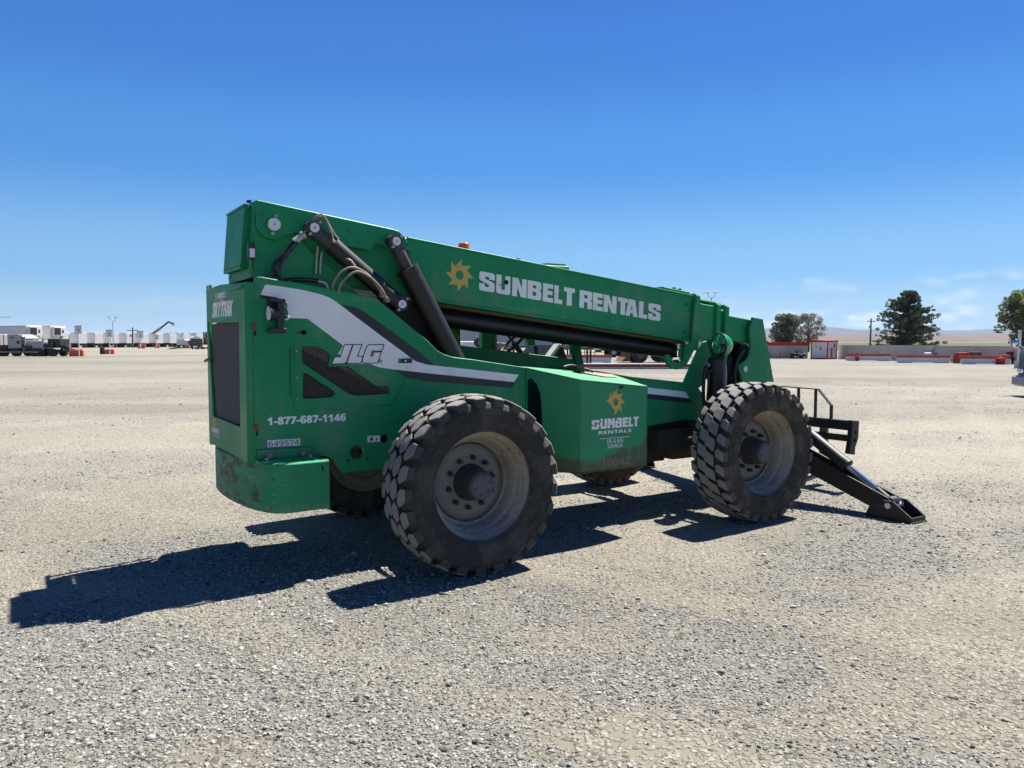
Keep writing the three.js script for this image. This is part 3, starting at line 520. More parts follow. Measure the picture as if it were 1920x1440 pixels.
// boom head, tilt linkage
for (const s of [1, -1]) {
  const h = mesh('boom_head_plate', [plate(M.head, s > 0 ? 0.225 : mir(0.225) + 0.03, 0.03, [], 0.005)], MT.green, TH);
  mesh('head_pin', [cyl([3.846, 1.399, s > 0 ? 0.16 : mir(0.24)], [3.846, 1.399, s > 0 ? 0.24 : mir(0.16)], 0.031)], MT.label, h);
}
mesh('boom_head_cross_tube', [cyl([4.16, 1.36, 0.19], [4.16, 1.36, mir(0.19)], 0.06)], MT.green, TH); mesh('boom_head_web', [plate([[3.97, 1.93], [4.11, 1.915], [4.13, 1.83], [4.0, 1.80]], 0.19, 0.6, [], 0.01)], MT.green, TH);
{ const t = mesh('tilt_cylinder', [cyl([3.92, 1.58, 0.10], [3.86, 1.10, 0.08], 0.075)], MT.blackPaint, TH);
  mesh('tilt_pivot', [cyl([3.92, 1.58, 0.02], [3.92, 1.58, 0.15], 0.09, 0.09, 26)], MT.blackPaint, t);
  mesh('tilt_hose', [tube([[3.90, 1.62, 0.17], [3.80, 1.55, 0.19], [3.74, 1.42, 0.19], [3.76, 1.24, 0.16]], 0.018, 20, 8)], MT.rubberHose, t); mesh('tilt_hose', [tube([[3.95, 1.56, 0.17], [3.86, 1.49, 0.20], [3.80, 1.40, 0.20], [3.82, 1.2, 0.18]], 0.015, 20, 8)], MT.rubberHose, t);
  mesh('nose_web', [plate([[3.58, 1.70], [4.02, 1.66], [4.05, 1.45], [3.98, 1.12], [3.70, 1.08], [3.70, 1.40]], 0.02, 0.12)], MT.green, t);
  mesh('link_plate', [plate([[3.66, 1.46], [3.72, 1.54], [3.90, 1.2], [4.02, 0.8], [3.86, 0.78], [3.76, 1.2]], 0.14, 0.04)], MT.black, t); }
mesh('coupler_arm', [plate([[4.10, 1.44], [4.28, 1.30], [4.70, 0.78], [5.10, 0.62], [5.10, 0.48], [4.62, 0.58], [4.05, 1.25]], 0.12, 0.08), plate([[4.10, 1.44], [4.28, 1.30], [4.70, 0.78], [5.10, 0.62], [5.10, 0.48], [4.62, 0.58], [4.05, 1.25]], -0.26, 0.08)], MT.blackPaint, TH);

// --- rear body ---
const ZP = 0.42;
const shrink = (poly, d) => { const c = poly.reduce((s, p) => [s[0] + p[0] / poly.length, s[1] + p[1] / poly.length], [0, 0]); return poly.map((p) => { const L = Math.hypot(p[0] - c[0], p[1] - c[1]); return [c[0] + (p[0] - c[0]) * (1 - d / L), c[1] + (p[1] - c[1]) * (1 - d / L)]; }); };
const DOOR = [M.door[0], M.door[1], M.door[2], M.door[3], [-0.225, 1.49], M.door[5], M.door[6], M.door[7], M.door[8]];
const bigHole = circlePts(M.sholes[0][0], M.sholes[0][1], 0.052, 24), midHole = circlePts(M.sholes[2][0], M.sholes[2][1], 0.032, 18);
const keyhole = (x, y, s) => [[x - s, y + s * 0.9], [x - s * 0.5, y + s * 1.4], [x + s * 0.5, y + s * 1.4], [x + s, y + s * 0.9], [x + s, y + s * 0.3], [x + s * 0.4, y - s * 0.2], [x + s * 0.4, y - s * 1.6], [x - s * 0.4, y - s * 1.6], [x - s * 0.4, y - s * 0.2], [x - s, y + s * 0.3]];
const slot = [[-1.13, 1.765], [-1.12, 1.772], [-1.085, 1.772], [-1.072, 1.786], [-1.05, 1.786], [-1.038, 1.772], [-1.038, 1.757], [-1.052, 1.744], [-1.072, 1.744], [-1.085, 1.758], [-1.12, 1.758]];
const side = mesh('rear_side_panel', [plate(M.side, ZP, 0.028, [DOOR, bigHole, midHole, keyhole(-0.74, 0.80, 0.017), keyhole(-0.593, 0.80, 0.016), slot], 0.004)], MT.green, TH);
mesh('rear_side_panel', [plate(M.side, mir(ZP) + 0.028, 0.028, [], 0.004)], MT.green, TH).userData.label = 'plain green panel on the cab side';
const door = mesh('engine_door', [plate(shrink(DOOR, 0.005), ZP - 0.0008, 0.016, [M.hole1, M.hole2], 0.003)], MT.green, TH);
{ // expanded-metal grille behind the two openings
  const bars = [], x0 = -1.09, x1 = -0.385, y0 = 1.27, y1 = 1.675, st = 0.0165, sl = 0.5;
  for (const s of [1, -1]) for (let c = -1; c < 60; c++) {
    // line y = y0 + s*sl*(x - xs)
    const len = (y1 - y0) / sl, xs = x0 - (s > 0 ? len : 0) + c * st * 2;
    if (xs > x1) break;
    const a = [xs, s > 0 ? y0 : y1], b = [xs + len, s > 0 ? y1 : y0];
    const clip = (t) => [a[0] + (b[0] - a[0]) * t, a[1] + (b[1] - a[1]) * t];
    const t0 = Math.max(0, (x0 - a[0]) / (b[0] - a[0])), t1 = Math.min(1, (x1 - a[0]) / (b[0] - a[0])); if (t1 - t0 < 0.02) continue;
    const p = clip(t0), q = clip(t1);
    bars.push(bar([p[0], p[1], ZP - 0.022 + s * 0.0015], [q[0], q[1], ZP - 0.022 + s * 0.0015], 0.003, 0.003));
  }
  mesh('door_grille', bars, MT.meshGrey, door);
}
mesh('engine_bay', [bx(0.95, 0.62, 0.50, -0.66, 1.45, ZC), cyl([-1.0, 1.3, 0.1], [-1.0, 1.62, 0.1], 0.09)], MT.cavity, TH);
mesh('rear_deck', [plate([[-1.39, 2.0], [-0.55, 1.93], [-0.1, 1.60], [0.35, 1.53], [0.85, 1.46], [0.85, 1.43], [0.3, 1.49], [-0.15, 1.55], [-0.6, 1.88], [-1.39, 1.96]], ZP - 0.03, 2 * (ZP - 0.03 - ZC))], MT.dark, TH);
mesh('frame_floor', [bx(2.1, 0.03, 0.98, -0.33, 0.90, ZC)], MT.mudDark, TH);
// decals on the near side
const D1 = ZP + 0.0004;
mesh('white_stripe', film(M.white, D1), MT.white, side);
for (const k of ['black1', 'black2', 'black3']) mesh('black_stripe', film(M[k], D1 + 0.0002), MT.black, side);
for (const k of ['J', 'Lg', 'G']) mesh('logo_letter', film(M[k], D1 + 0.0018), MT.white, side);
mesh('logo_outline', [...stroke(M.J, 0.006, D1 + 0.0035, 0.0006), ...stroke(M.Lg, 0.006, D1 + 0.0042, 0.0006), ...stroke(M.G, 0.006, D1 + 0.005, 0.0006)], MT.black, side);
mesh('logo_mark', film(circlePts(-0.478, 1.549, 0.013, 16), D1 + 0.006, 0.001, [circlePts(-0.478, 1.549, 0.008, 12)]), MT.black, side);
mesh('phone_number', textFilm('1-877-687-1146', font, -1.333, 1.107, 0.578, 0.056, D1, 0, 0.035), MT.white, side);
mesh('number_plate', film(M.plate, D1), MT.label, side);
mesh('plate_number', textFilm('649574', fontR, -1.326, 0.957, 0.218, 0.036, D1 + 0.0017), MT.black, side);
{ const l = mesh('warning_label', film([[-0.585, 0.984], [-0.484, 0.98], [-0.484, 0.932], [-0.585, 0.935]], D1), MT.label, side);
  mesh('label_print', [film([[-0.565, 0.965], [-0.545, 0.967], [-0.54, 0.945], [-0.565, 0.943]], D1 + 0.0017), film([[-0.518, 0.962], [-0.508, 0.962], [-0.508, 0.942], [-0.518, 0.942]], D1 + 0.0017), film([[-0.575, 0.977], [-0.535, 0.975], [-0.535, 0.972], [-0.575, 0.974]], D1 + 0.0017)], MT.dark, l); }
{ const b = mesh('door_latch', [rb(0.085, 0.034, 0.02, 0.004, -0.258, 1.549, ZP + 0.008)], MT.black, TH); mesh('latch_key', [cyl([-0.275, 1.549, ZP + 0.015], [-0.275, 1.549, ZP + 0.021], 0.008)], MT.steel, b); mesh('latch_pocket', [bx(0.02, 0.034, 0.012, -0.315, 1.548, ZP + 0.004)], MT.green, b); }
{ const h = mesh('door_hinge', [bx(0.02, 0.355, 0.014, -1.15, 1.463, ZP + 0.006)], MT.green, TH); const k = []; for (let i = 0; i < 12; i++) k.push(cyl([-1.157, 1.30 + i * 0.0295, ZP + 0.012], [-1.157, 1.324 + i * 0.0295, ZP + 0.012], 0.007, undefined, 8)); mesh('hinge_knuckles', k, MT.green, h); }
for (const [x, y] of [[-1.117, 1.63], [-1.117, 1.44], [-1.117, 1.29]]) mesh('door_rivet', [cyl([x, y, ZP - 0.002], [x, y, ZP + 0.005], 0.007, undefined, 10)], MT.dullSteel, door);
{ // work lamp on the side
  const l = mesh('tail_lamp_bracket', [rb(0.048, 0.225, 0.05, 0.008, -1.245, 1.875, ZP + 0.05), rb(0.12, 0.035, 0.055, 0.008, -1.268, 1.775, ZP + 0.045), bx(0.10, 0.02, 0.10, -1.27, 1.985, ZP + 0.05), bx(0.10, 0.06, 0.012, -1.27, 1.96, ZP + 0.008)], MT.black, TH);
  mesh('lamp_housing', [cyl([-1.325, 1.895, ZP + 0.06], [-1.26, 1.895, ZP + 0.06], 0.058, 0.04, 20)], MT.black, l);
  mesh('lamp_lens', [cyl([-1.331, 1.895, ZP + 0.06], [-1.325, 1.895, ZP + 0.06], 0.048, 0.05, 20)], MT.label, l);
  mesh('lamp_cable', [tube([[-1.225, 1.945, ZP + 0.07], [-1.205, 1.92, ZP + 0.07], [-1.195, 1.88, ZP + 0.06], [-1.21, 1.86, ZP + 0.04]], 0.005, 16, 6)], MT.black, l);
  mesh('lamp_clip', [tube([[-1.20, 1.885, ZP + 0.06], [-1.188, 1.87, ZP + 0.06], [-1.195, 1.855, ZP + 0.06], [-1.215, 1.855, ZP + 0.06]], 0.006, 12, 6)], MT.label, l);
}
// bracket that bolts the counterweight on
{ const b = mesh('counterweight_bracket', [plate([M.brk[0], M.brk[1], M.brk[2], M.brk[3]], ZP + 0.022, 0.02), bx(0.42, 0.02, 0.10, -1.215, 0.862, ZP + 0.06)], MT.green, TH);
  for (const p of M.bolts) mesh('bolt_head', [cyl([p[0], p[1], ZP + 0.02], [p[0], p[1], ZP + 0.042], 0.022, 0.022, 16)], MT.hose, b);
  for (const x of [-1.36, -1.05]) mesh('small_bolt', [cyl([x, 0.87, ZP + 0.075], [x, 0.886, ZP + 0.075], 0.014, 0.014, 8)], MT.galv, b); }

// scratched and rusted paint on the counterweight: u runs round it, v up
const cwTex = dataTex(768, 192, (i, j) => {
  const u = i / 768, v = j / 192, n = fbm(u * 40, v * 9, 5, 501), n2 = fbm(u * 90, v * 22, 3, 511), rear = smooth(0.20, 0.42, u) * (1 - smooth(0.78, 0.86, u));
  let c = [0.0045, 0.225, 0.082];
  const g = 0.82 + 0.3 * fbm(u * 10, v * 4, 4, 521); c = c.map((q) => q * g);
  const chalk = rear * 0.28 * smooth(0.35, 0.65, fbm(u * 14, v * 5, 4, 531)); c = [mix(c[0], 0.14, chalk), mix(c[1], 0.25, chalk), mix(c[2], 0.16, chalk)];
  const chips = 0.9 * smooth(0.60, 0.63, n + 0.07 * rear * (1 - v) - 0.16 * (1 - rear)); if (chips > 0) c = [mix(c[0], 0.06, chips), mix(c[1], 0.04, chips), mix(c[2], 0.03, chips)];
  const sc = 0.7 * smooth(0.72, 0.76, fbm(u * 26 + v * 3, v * 34, 3, 541)) * smooth(0.10, 0.25, u) * (1 - smooth(0.35, 0.5, u)); c = [mix(c[0], 0.3, sc * 0.7), mix(c[1], 0.33, sc * 0.7), mix(c[2], 0.2, sc * 0.7)];
  const dust = 0.45 * smooth(0.28, 0.0, v) * smooth(0.35, 0.7, n2 + 0.1); c = [mix(c[0], 0.22, dust), mix(c[1], 0.20, dust), mix(c[2], 0.13, dust)];
  return c.map(toS);
}, true);
{ // counterweight: a thick block, rounded round the tail
  const pl = new THREE.CatmullRomCurve3([[-0.955, 0.62], [-1.12, 0.62], [-1.28, 0.615], [-1.36, 0.55], [-1.43, 0.38], [-1.475, 0.12], [-1.497, -0.15], [-1.497, -0.40], [-1.47, -0.65], [-1.40, -0.80], [-1.30, -0.84], [-1.12, -0.84], [-0.955, -0.84]].map(([x, z]) => V(x, 0, z)), false, 'centripetal').getPoints(60);
  const prof = [[0.03, 0.502], [0.008, 0.508], [0, 0.522], [0, 0.84], [0.006, 0.852], [0.02, 0.857]];    // inset, height
  const pos = [], uv = [], idx = [], n = pl.length, m = prof.length, nor = (i) => { const a = pl[Math.max(0, i - 1)], b = pl[Math.min(n - 1, i + 1)], d = b.clone().sub(a).normalize(); return V(d.z, 0, -d.x); };
  for (let i = 0; i < n; i++) for (const [k, y] of prof) { const o = nor(i), up = y > 0.8 ? 0 : 0; pos.push(pl[i].x - o.x * k, y + up, pl[i].z - o.z * k); uv.push(i / (n - 1), (y - 0.5) / 0.36); }
  for (let i = 0; i < n - 1; i++) for (let j = 0; j < m - 1; j++) { const a = i * m + j, b = a + 1, c = a + m, d = c + 1; idx.push(a, b, c, b, d, c); }
  const g = new THREE.BufferGeometry(); g.setAttribute('position', new THREE.Float32BufferAttribute(pos, 3)); g.setAttribute('uv', new THREE.Float32BufferAttribute(uv, 2)); g.setIndex(idx); g.computeVertexNormals();
  const mat = new THREE.MeshPhysicalMaterial({ map: cwTex, roughness: 0.7, clearcoat: 0.1, clearcoatRoughness: 0.5, side: THREE.DoubleSide });
  const cw = mesh('counterweight', g, mat, TH, true);
  const cap = (y, k, t) => { const s = shapeOf(pl.map((p, i) => { const o = nor(i); return [p.x - o.x * k, -(p.z - o.z * k)]; })); return new THREE.ExtrudeGeometry(s, { depth: t, bevelEnabled: false }).rotateX(-Math.PI / 2).translate(0, y - t, 0); };
  mesh('counterweight_top', [cap(0.857, 0.02, 0.02)], MT.green, cw); mesh('counterweight_base', [cap(0.522, 0.03, 0.02)], MT.green, cw);
  mesh('counterweight_front', [bx(0.02, 0.345, 0.70, -0.965, 0.68, 0.265)], MT.green, cw); mesh('counterweight_front', [bx(0.02, 0.345, 0.30, -0.965, 0.68, -0.68)], MT.green, cw);
  mesh('lifting_slot', [bx(0.012, 0.035, 0.012, -1.005, 0.80, 0.616)], MT.cavity, cw);
}
// rear door with grille
{
  const pts = [[-1.405, 0.40], [-1.462, 0.375], [-1.492, 0.0], [-1.505, -0.30], [-1.512, -0.66], [-1.44, -0.71]], y0 = 0.875, y1 = 2.115;
  const plane = (i, poly, holes, name, parent, t = 0.02) => {   // sheet standing between plan points i and i+1; poly in (distance, height)
    const a = pts[i], b = pts[i + 1], L = Math.hypot(b[0] - a[0], b[1] - a[1]), ux = (b[0] - a[0]) / L, uz = (b[1] - a[1]) / L;
    const g = plate(poly(L), 0, t, holes, 0.002);
    // along = direction a->b, outward = up x along reversed so that it points to the rear
    const m = new THREE.Matrix4().makeBasis(V(ux, 0, uz), V(0, 1, 0), V(uz, 0, -ux).multiplyScalar(-1));
    g.applyMatrix4(m).translate(a[0], 0, a[1]); return g;
  };
  const full = (L) => [[0, y0], [L, y0], [L, y1], [0, y1]];
  // flat tail between z 0.375 and z -0.585, approached as one sheet
  const a = pts[1], b = pts[4], L = Math.hypot(b[0] - a[0], b[1] - a[1]), ux = (b[0] - a[0]) / L, uz = (b[1] - a[1]) / L, out = V(uz, 0, -ux); if (out.x > 0) out.negate();
  const basis = new THREE.Matrix4().makeBasis(out.clone().cross(V(0, 1, 0)).negate(), V(0, 1, 0), out);
  const ax = out.clone().cross(V(0, 1, 0)).negate(), sgn = ax.x * ux + ax.z * uz;       // +1 when u runs a -> b
  const U = (d) => sgn > 0 ? d : -d;
  const put = (g) => g.applyMatrix4(basis).translate(a[0], 0, a[1]);
  const rect = (d0, d1, ya, yb) => [[U(d0), ya], [U(d1), ya], [U(d1), yb], [U(d0), yb]];
  const grilleHole = [[U(0.15), 1.835], [U(L - 0.03), 1.85], [U(L - 0.13), 1.105], [U(0.165), 1.085]];
  const d = mesh('rear_door', [put(plate([[U(0), y0 - 0.03], [U(L), y0], [U(L), y1 - 0.0], [U(L * 0.6), y1 + 0.015], [U(0), y1 - 0.005]], 0, 0.02, [grilleHole], 0.004)), put(plate(rect(0.14, L - 0.02, 1.08, 1.86), -0.26, 0.02)).translate(0, 0, 0)], MT.green, TH);
  const ch = (p, q, t) => { const l = Math.hypot(q[0] - p[0], q[1] - p[1]); return bar([p[0], y0 - 0.02, p[1]], [p[0], y1, p[1]], 0.02, 0.02); };
  const strip = (p, q, ya, yb) => { const g = new THREE.BufferGeometry(), t = 0.02; const n = V(q[1] - p[1], 0, -(q[0] - p[0])).normalize(); if (n.x > 0) n.negate(); const P = (s, y, k) => [s[0] + n.x * k, y, s[1] + n.z * k]; const v = [P(p, ya, 0), P(q, ya, 0), P(q, yb, 0), P(p, yb, 0), P(p, ya, -t), P(q, ya, -t), P(q, yb, -t), P(p, yb, -t)]; const f = [[0, 1, 2, 3], [5, 4, 7, 6], [4, 0, 3, 7], [1, 5, 6, 2], [3, 2, 6, 7], [4, 5, 1, 0]]; const pos = []; for (const [i, j, k, l] of f) for (const w of [i, j, k, i, k, l]) pos.push(...v[w]); g.setAttribute('position', new THREE.Float32BufferAttribute(pos, 3)); g.computeVertexNormals(); return g; };
  mesh('door_edge', [strip(pts[0], pts[1], y0 - 0.04, y1 - 0.003), strip([-1.395, 0.385], pts[0], y0 - 0.04, y1 - 0.003)], MT.green, d);
  mesh('door_edge', [strip(pts[4], pts[5], y0, y1)], MT.green, d);
  mesh('rear_roof', [plate([[-1.49, 2.09], [-1.35, 2.11], [-1.35, 2.09], [-1.49, 2.07]], 0.36, 0.92)], MT.green, d);
  // expanded mesh
  const bars = [], w = L - 0.20, hgtG = 0.75;
  for (const s of [1, -1]) for (let c = -40; c < 60; c++) { const xa = 0.15 + c * 0.026, xb = xa + s * 0.75; const clip = (t) => [xa + (xb - xa) * t, 1.095 + hgtG * t]; let t0 = 0, t1 = 1; const lo = (0.15 - xa) / (xb - xa), hi = (L - 0.04 - xa) / (xb - xa); t0 = Math.max(t0, Math.min(lo, hi)); t1 = Math.min(t1, Math.max(lo, hi)); if (t1 - t0 < 0.02) continue; const p = clip(t0), q = clip(t1); bars.push(bar([U(p[0]), p[1], -0.026 + s * 0.002], [U(q[0]), q[1], -0.026 + s * 0.002], 0.006, 0.004)); }
  mesh('rear_grille', bars.map(put), MT.meshGrey, d);
  mesh('radiator', [put(bx(w, 0.78, 0.03, U(0.15 + w / 2), 1.47, -0.22))], MT.mudDark, d);
  mesh('daylight_rod', [put(cyl([U(L - 0.27), 1.12, -0.10], [U(L - 0.27), 1.84, -0.10], 0.045))], MT.paintWhite, d);  // white rod added to imitate daylight showing through the grille
  mesh('grille_seal', [put(tube([[U(L - 0.04), 1.70, -0.03], [U(L - 0.09), 1.60, -0.03], [U(L - 0.06), 1.45, -0.03], [U(L - 0.12), 1.25, -0.03], [U(L - 0.15), 1.12, -0.03]], 0.013, 20, 6))], MT.rubberHose, d);
  // lettering, now seen reading from the machine's left to its right
  const flipX = (x) => U(L - x);                         // distance from the far edge of the door
  const letterRow = (text, x0, wdt, y, h, m, nm, sl = 0.0, gap = 0.12) => { const cw = wdt / text.length; [...text].forEach((chr, i) => { if (chr === ' ') return; const [o, hs] = glyph(chr, (p, q) => [flipX(x0 + (i + p * (1 - gap)) * cw + sl * q * h), y + q * h]); mesh(nm, put(film(o, 0.0006, 0.0015, hs)), m, d); }); };
  letterRow('SKYTRAK', 0.17, 0.55, 1.885, 0.115, MT.white, 'door_letter', 0.35, 0.02);
  letterRow('SUNBELT', 0.335, 0.25, 2.028, 0.042, MT.label, 'small_letter', 0, 0.06);
  mesh('small_print', put(textFilm('RENTALS', font, sgn > 0 ? 0 : 0, 0, 0.13, 0.018, 0.0006).translate(flipX(0.40), 2.003, 0)), MT.label, d);
  { const [o, hs] = sunburst(0, 0, 0.05, 1.4); const keep = o.filter((p) => p[0] > -0.02); mesh('sun_emblem', put(film(keep.map(([x, y]) => [flipX(0.29) + x, 2.035 + y]), 0.0006)), MT.yellow, d); }
  { const [o, hs] = sunburst(flipX(0.17), 1.055, 0.055, 1.4); mesh('sun_emblem', put(film(o, 0.0006, 0.0015, hs)), MT.yellow, d); }
  letterRow('SUNBELT', 0.09, 0.24, 0.975, 0.04, MT.label, 'small_letter', 0, 0.06);
  mesh('small_print', put(textFilm('RENTALS', font, 0, 0, 0.17, 0.015, 0.0006).translate(flipX(0.14), 0.95, 0)), MT.label, d);
  for (const y of [1.80, 1.10]) mesh('hinge', [bx(0.03, 0.05, 0.02, -1.41, y, 0.412)], MT.rust, d), mesh('hinge_gap', [bx(0.014, 0.035, 0.012, -1.405, y - 0.045, 0.415)], MT.cavity, d);
  mesh('exhaust_shield', [bx(0.03, 1.30, 0.03, -1.475, 1.50, -0.755), bx(0.02, 0.03, 0.12, -1.475, 2.14, -0.735)], MT.galv, TH);
  mesh('rear_handle', [tube([[-1.52, 1.56, -0.52], [-1.545, 1.55, -0.54], [-1.54, 1.545, -0.60], [-1.50, 1.56, -0.64]], 0.012, 12, 6)], MT.hose, d);
}

// --- tank box on the near side ---
const tankTex = dataTex(640, 400, (i, j) => {
  const u = i / 640, v = j / 400, x = u * 1.25;                 // metres round the box, height fraction
  const g = 0.86 + 0.24 * fbm(u * 9, v * 6, 5, 601);
  let c = [0.004 * g, 0.225 * g, 0.086 * g];
  // dried mud splashed along the bottom, as it lies in the photograph
  const line = x < 0.5 ? 0.145 : x < 0.68 ? mix(0.135, 0.115, (x - 0.5) / 0.18) : x < 0.98 ? mix(0.115, 0.225, (x - 0.68) / 0.30) : x < 1.15 ? 0.22 : mix(0.22, 0.36, (x - 1.15) / 0.09);
  const e = line + 0.05 * (fbm(u * 16, v * 5, 4, 611) - 0.5) + 0.02 * (fbm(u * 70, v * 30, 2, 613) - 0.5);
  let m = 0.88 * smooth(e + 0.03, e - 0.045, v) * (0.75 + 0.4 * fbm(u * 40, v * 24, 3, 615));
  if (x > 1.02) m *= 1 - 0.75 * smooth(0.56, 0.66, fbm(u * 60, v * 3.2, 3, 617)) * smooth(0.05, 0.12, v);
  const d = 0.75 + 0.5 * fbm(u * 30, v * 22, 4, 621);
  c = [mix(c[0], 0.072 * d, m), mix(c[1], 0.056 * d, m), mix(c[2], 0.030 * d, m)];
  return c.map(toS);
}, true, false);
{
  const ptsT = [[0.853, 0.42], [1.142, 0.82], [1.892, 0.82], [1.892, 0.30]], tops = [1.475, 1.38, 1.30, 1.395], yB = 0.59;
  const mat = new THREE.MeshPhysicalMaterial({ map: tankTex, roughness: 0.62, clearcoat: 0.15, clearcoatRoughness: 0.45 });
  let s = 0;
  const tk = new THREE.Group(); tk.name = 'fuel_tank'; TH.add(tk);
  for (let i = 0; i < 3; i++) {
    const a = ptsT[i], b = ptsT[i + 1], L = Math.hypot(b[0] - a[0], b[1] - a[1]);
    const hole = i === 0 ? [[[0.015, 0.72], [0.115, 0.74], [0.145, 0.86], [0.15, 1.05], [0.135, 1.25], [0.10, 1.34], [0.05, 1.385], [0.015, 1.37]]] : [];
    const g = clean(plate([[0, yB], [L, yB], [L, tops[i + 1]], [0, tops[i]]], 0, 0.02, hole, 0.004)), p = g.attributes.position, uv = g.attributes.uv;
    for (let k = 0; k < p.count; k++) uv.setXY(k, Math.min(0.999, (s + p.getX(k)) / 1.25), (p.getY(k) - yB) / 0.86);
    const u = V((b[0] - a[0]) / L, 0, (b[1] - a[1]) / L), out = u.clone().cross(V(0, 1, 0));
    g.applyMatrix4(new THREE.Matrix4().makeBasis(u, V(0, 1, 0), out)).translate(a[0], 0, a[1]);
    mesh(['tank_corner_panel', 'tank_face', 'tank_front_panel'][i], g, mat, tk, true); s += L;
  }
  const P = (q, y) => V(q[0], y, q[1]), T = ptsT.map((q, i) => P(q, tops[i] + 0.002)), T4 = V(0.853, 1.49, 0.30);
  const slab = (poly, t) => { const pos = [], n = poly.length, lo = poly.map((v) => v.clone().add(V(0, -t, 0))), tri = (a, b, c) => pos.push(...a.toArray(), ...b.toArray(), ...c.toArray()); for (let i = 1; i < n - 1; i++) { tri(poly[0], poly[i], poly[i + 1]); tri(lo[0], lo[i + 1], lo[i]); } for (let i = 0; i < n; i++) { const j = (i + 1) % n; tri(poly[i], lo[i], poly[j]); tri(poly[j], lo[i], lo[j]); } const g = new THREE.BufferGeometry(); g.setAttribute('position', new THREE.Float32BufferAttribute(pos, 3)); g.computeVertexNormals(); return g; };
  mesh('tank_top', [slab([T4, T[0], T[1], T[2], T[3]], 0.012)], MT.faded, tk);
  mesh('tank_base', [slab([V(0.853, yB + 0.014, 0.30), ...ptsT.map((q) => P(q, yB + 0.014))], 0.012)], MT.mudDark, tk);
  // oily dirt lying on the top by the filler, with its own ragged outline
  const R = rng(9), blob = []; for (let i = 0; i < 22; i++) { const a = i / 22 * 6.283; blob.push([1.66 + (0.15 + 0.05 * R()) * Math.cos(a), 0.43 + (0.07 + 0.05 * R()) * Math.sin(a)]); }
  const topAt = (x, z) => { const n = T[1].clone().sub(T[2]).cross(T[3].clone().sub(T[2])); return T[2].y - (n.x * (x - T[2].x) + n.z * (z - T[2].z)) / n.y; };
  mesh('spilled_dirt', [slab(blob.map(([x, z]) => V(x, topAt(x, z) + 0.004, z)).reverse(), 0.003)], MT.hose, tk);
  mesh('filler_cap', [cyl([1.45, topAt(1.45, 0.40) , 0.40], [1.45, topAt(1.45, 0.40) + 0.045, 0.40], 0.05), bx(0.10, 0.02, 0.02, 1.45, topAt(1.45, 0.40) + 0.05, 0.40)], MT.dark, tk);
  mesh('spilled_hose', [tube([[1.30, topAt(1.3, 0.36) + 0.02, 0.36], [1.40, topAt(1.4, 0.34) + 0.04, 0.34], [1.52, topAt(1.52, 0.36) + 0.03, 0.36], [1.60, topAt(1.6, 0.42) + 0.02, 0.42]], 0.012, 20, 6)], MT.rubberHose, tk);
  for (const [x, y, z] of [[1.578, 1.309, 0.823]]) mesh('tank_bolt', [cyl([x, y, z - 0.01], [x, y, z + 0.012], 0.018, 0.018, 12)], MT.dark, tk);
  const Z = 0.8206;
  // worn sticker: emblem and name with bits torn away
  { const [o, h] = sunburst(1.52, 1.177, 0.115, Math.PI / 2 - 0.1, 0.92); o.splice(11, 1); o[10] = [1.455, 1.17]; o[12] = [1.47, 1.235]; o.splice(13, 1); mesh('sun_emblem', film(o, Z, 0.0015, h), MT.yellow, tk);
    for (const [x, y, r] of [[1.462, 1.252, 0.008], [1.455, 1.232, 0.007], [1.495, 1.262, 0.007], [1.49, 1.245, 0.009]]) mesh('sticker_scrap', film(circlePts(x, y, r, 7), Z), MT.yellow, tk); }
  const tx = [1.259, 1.35, 1.435, 1.52, 1.60, 1.67, 1.725, 1.79];
  [...'SUNBELT'].forEach((chr, i) => { const a = tx[i], b = tx[i + 1] - 0.008; const [o, h] = glyph(chr, (u, v) => [a + u * (b - a), 0.955 + v * 0.085 * (i === 0 ? 0.93 : 1)]); mesh('letter', film(o, Z, 0.0015, h), MT.white, tk); });
  [[1.30, 0.99, 0.012], [1.352, 1.01, 0.010], [1.475, 0.963, 0.011], [1.525, 1.02, 0.012], [1.55, 0.972, 0.010], [1.345, 0.958, 0.012]].forEach(([x, y, r]) => mesh('torn_patch', film(circlePts(x, y, r, 6).map(([a, b], k) => [a + 0.004 * (k % 2), b + 0.006 * (k % 3)]), Z + 0.0016, 0.0004), MT.green, tk));
  mesh('letter_line', textFilm('RENTALS', font, 1.335, 0.908, 0.365, 0.03, Z), MT.white, tk);
  mesh('rule', film([[1.353, 0.872], [1.68, 0.872], [1.68, 0.868], [1.353, 0.868]], Z), MT.white, tk);
  mesh('letter_line', textFilm('OIL & GAS', fontR, 1.428, 0.826, 0.18, 0.033, Z), MT.white, tk);
  mesh('letter_line', textFilm('SERVICES', fontR, 1.433, 0.783, 0.17, 0.031, Z), MT.white, tk);
  mesh('stencil_number', textFilm('10042', font, 1.362, 0.625, 0.33, 0.068, Z), MT.stencil, tk);
}

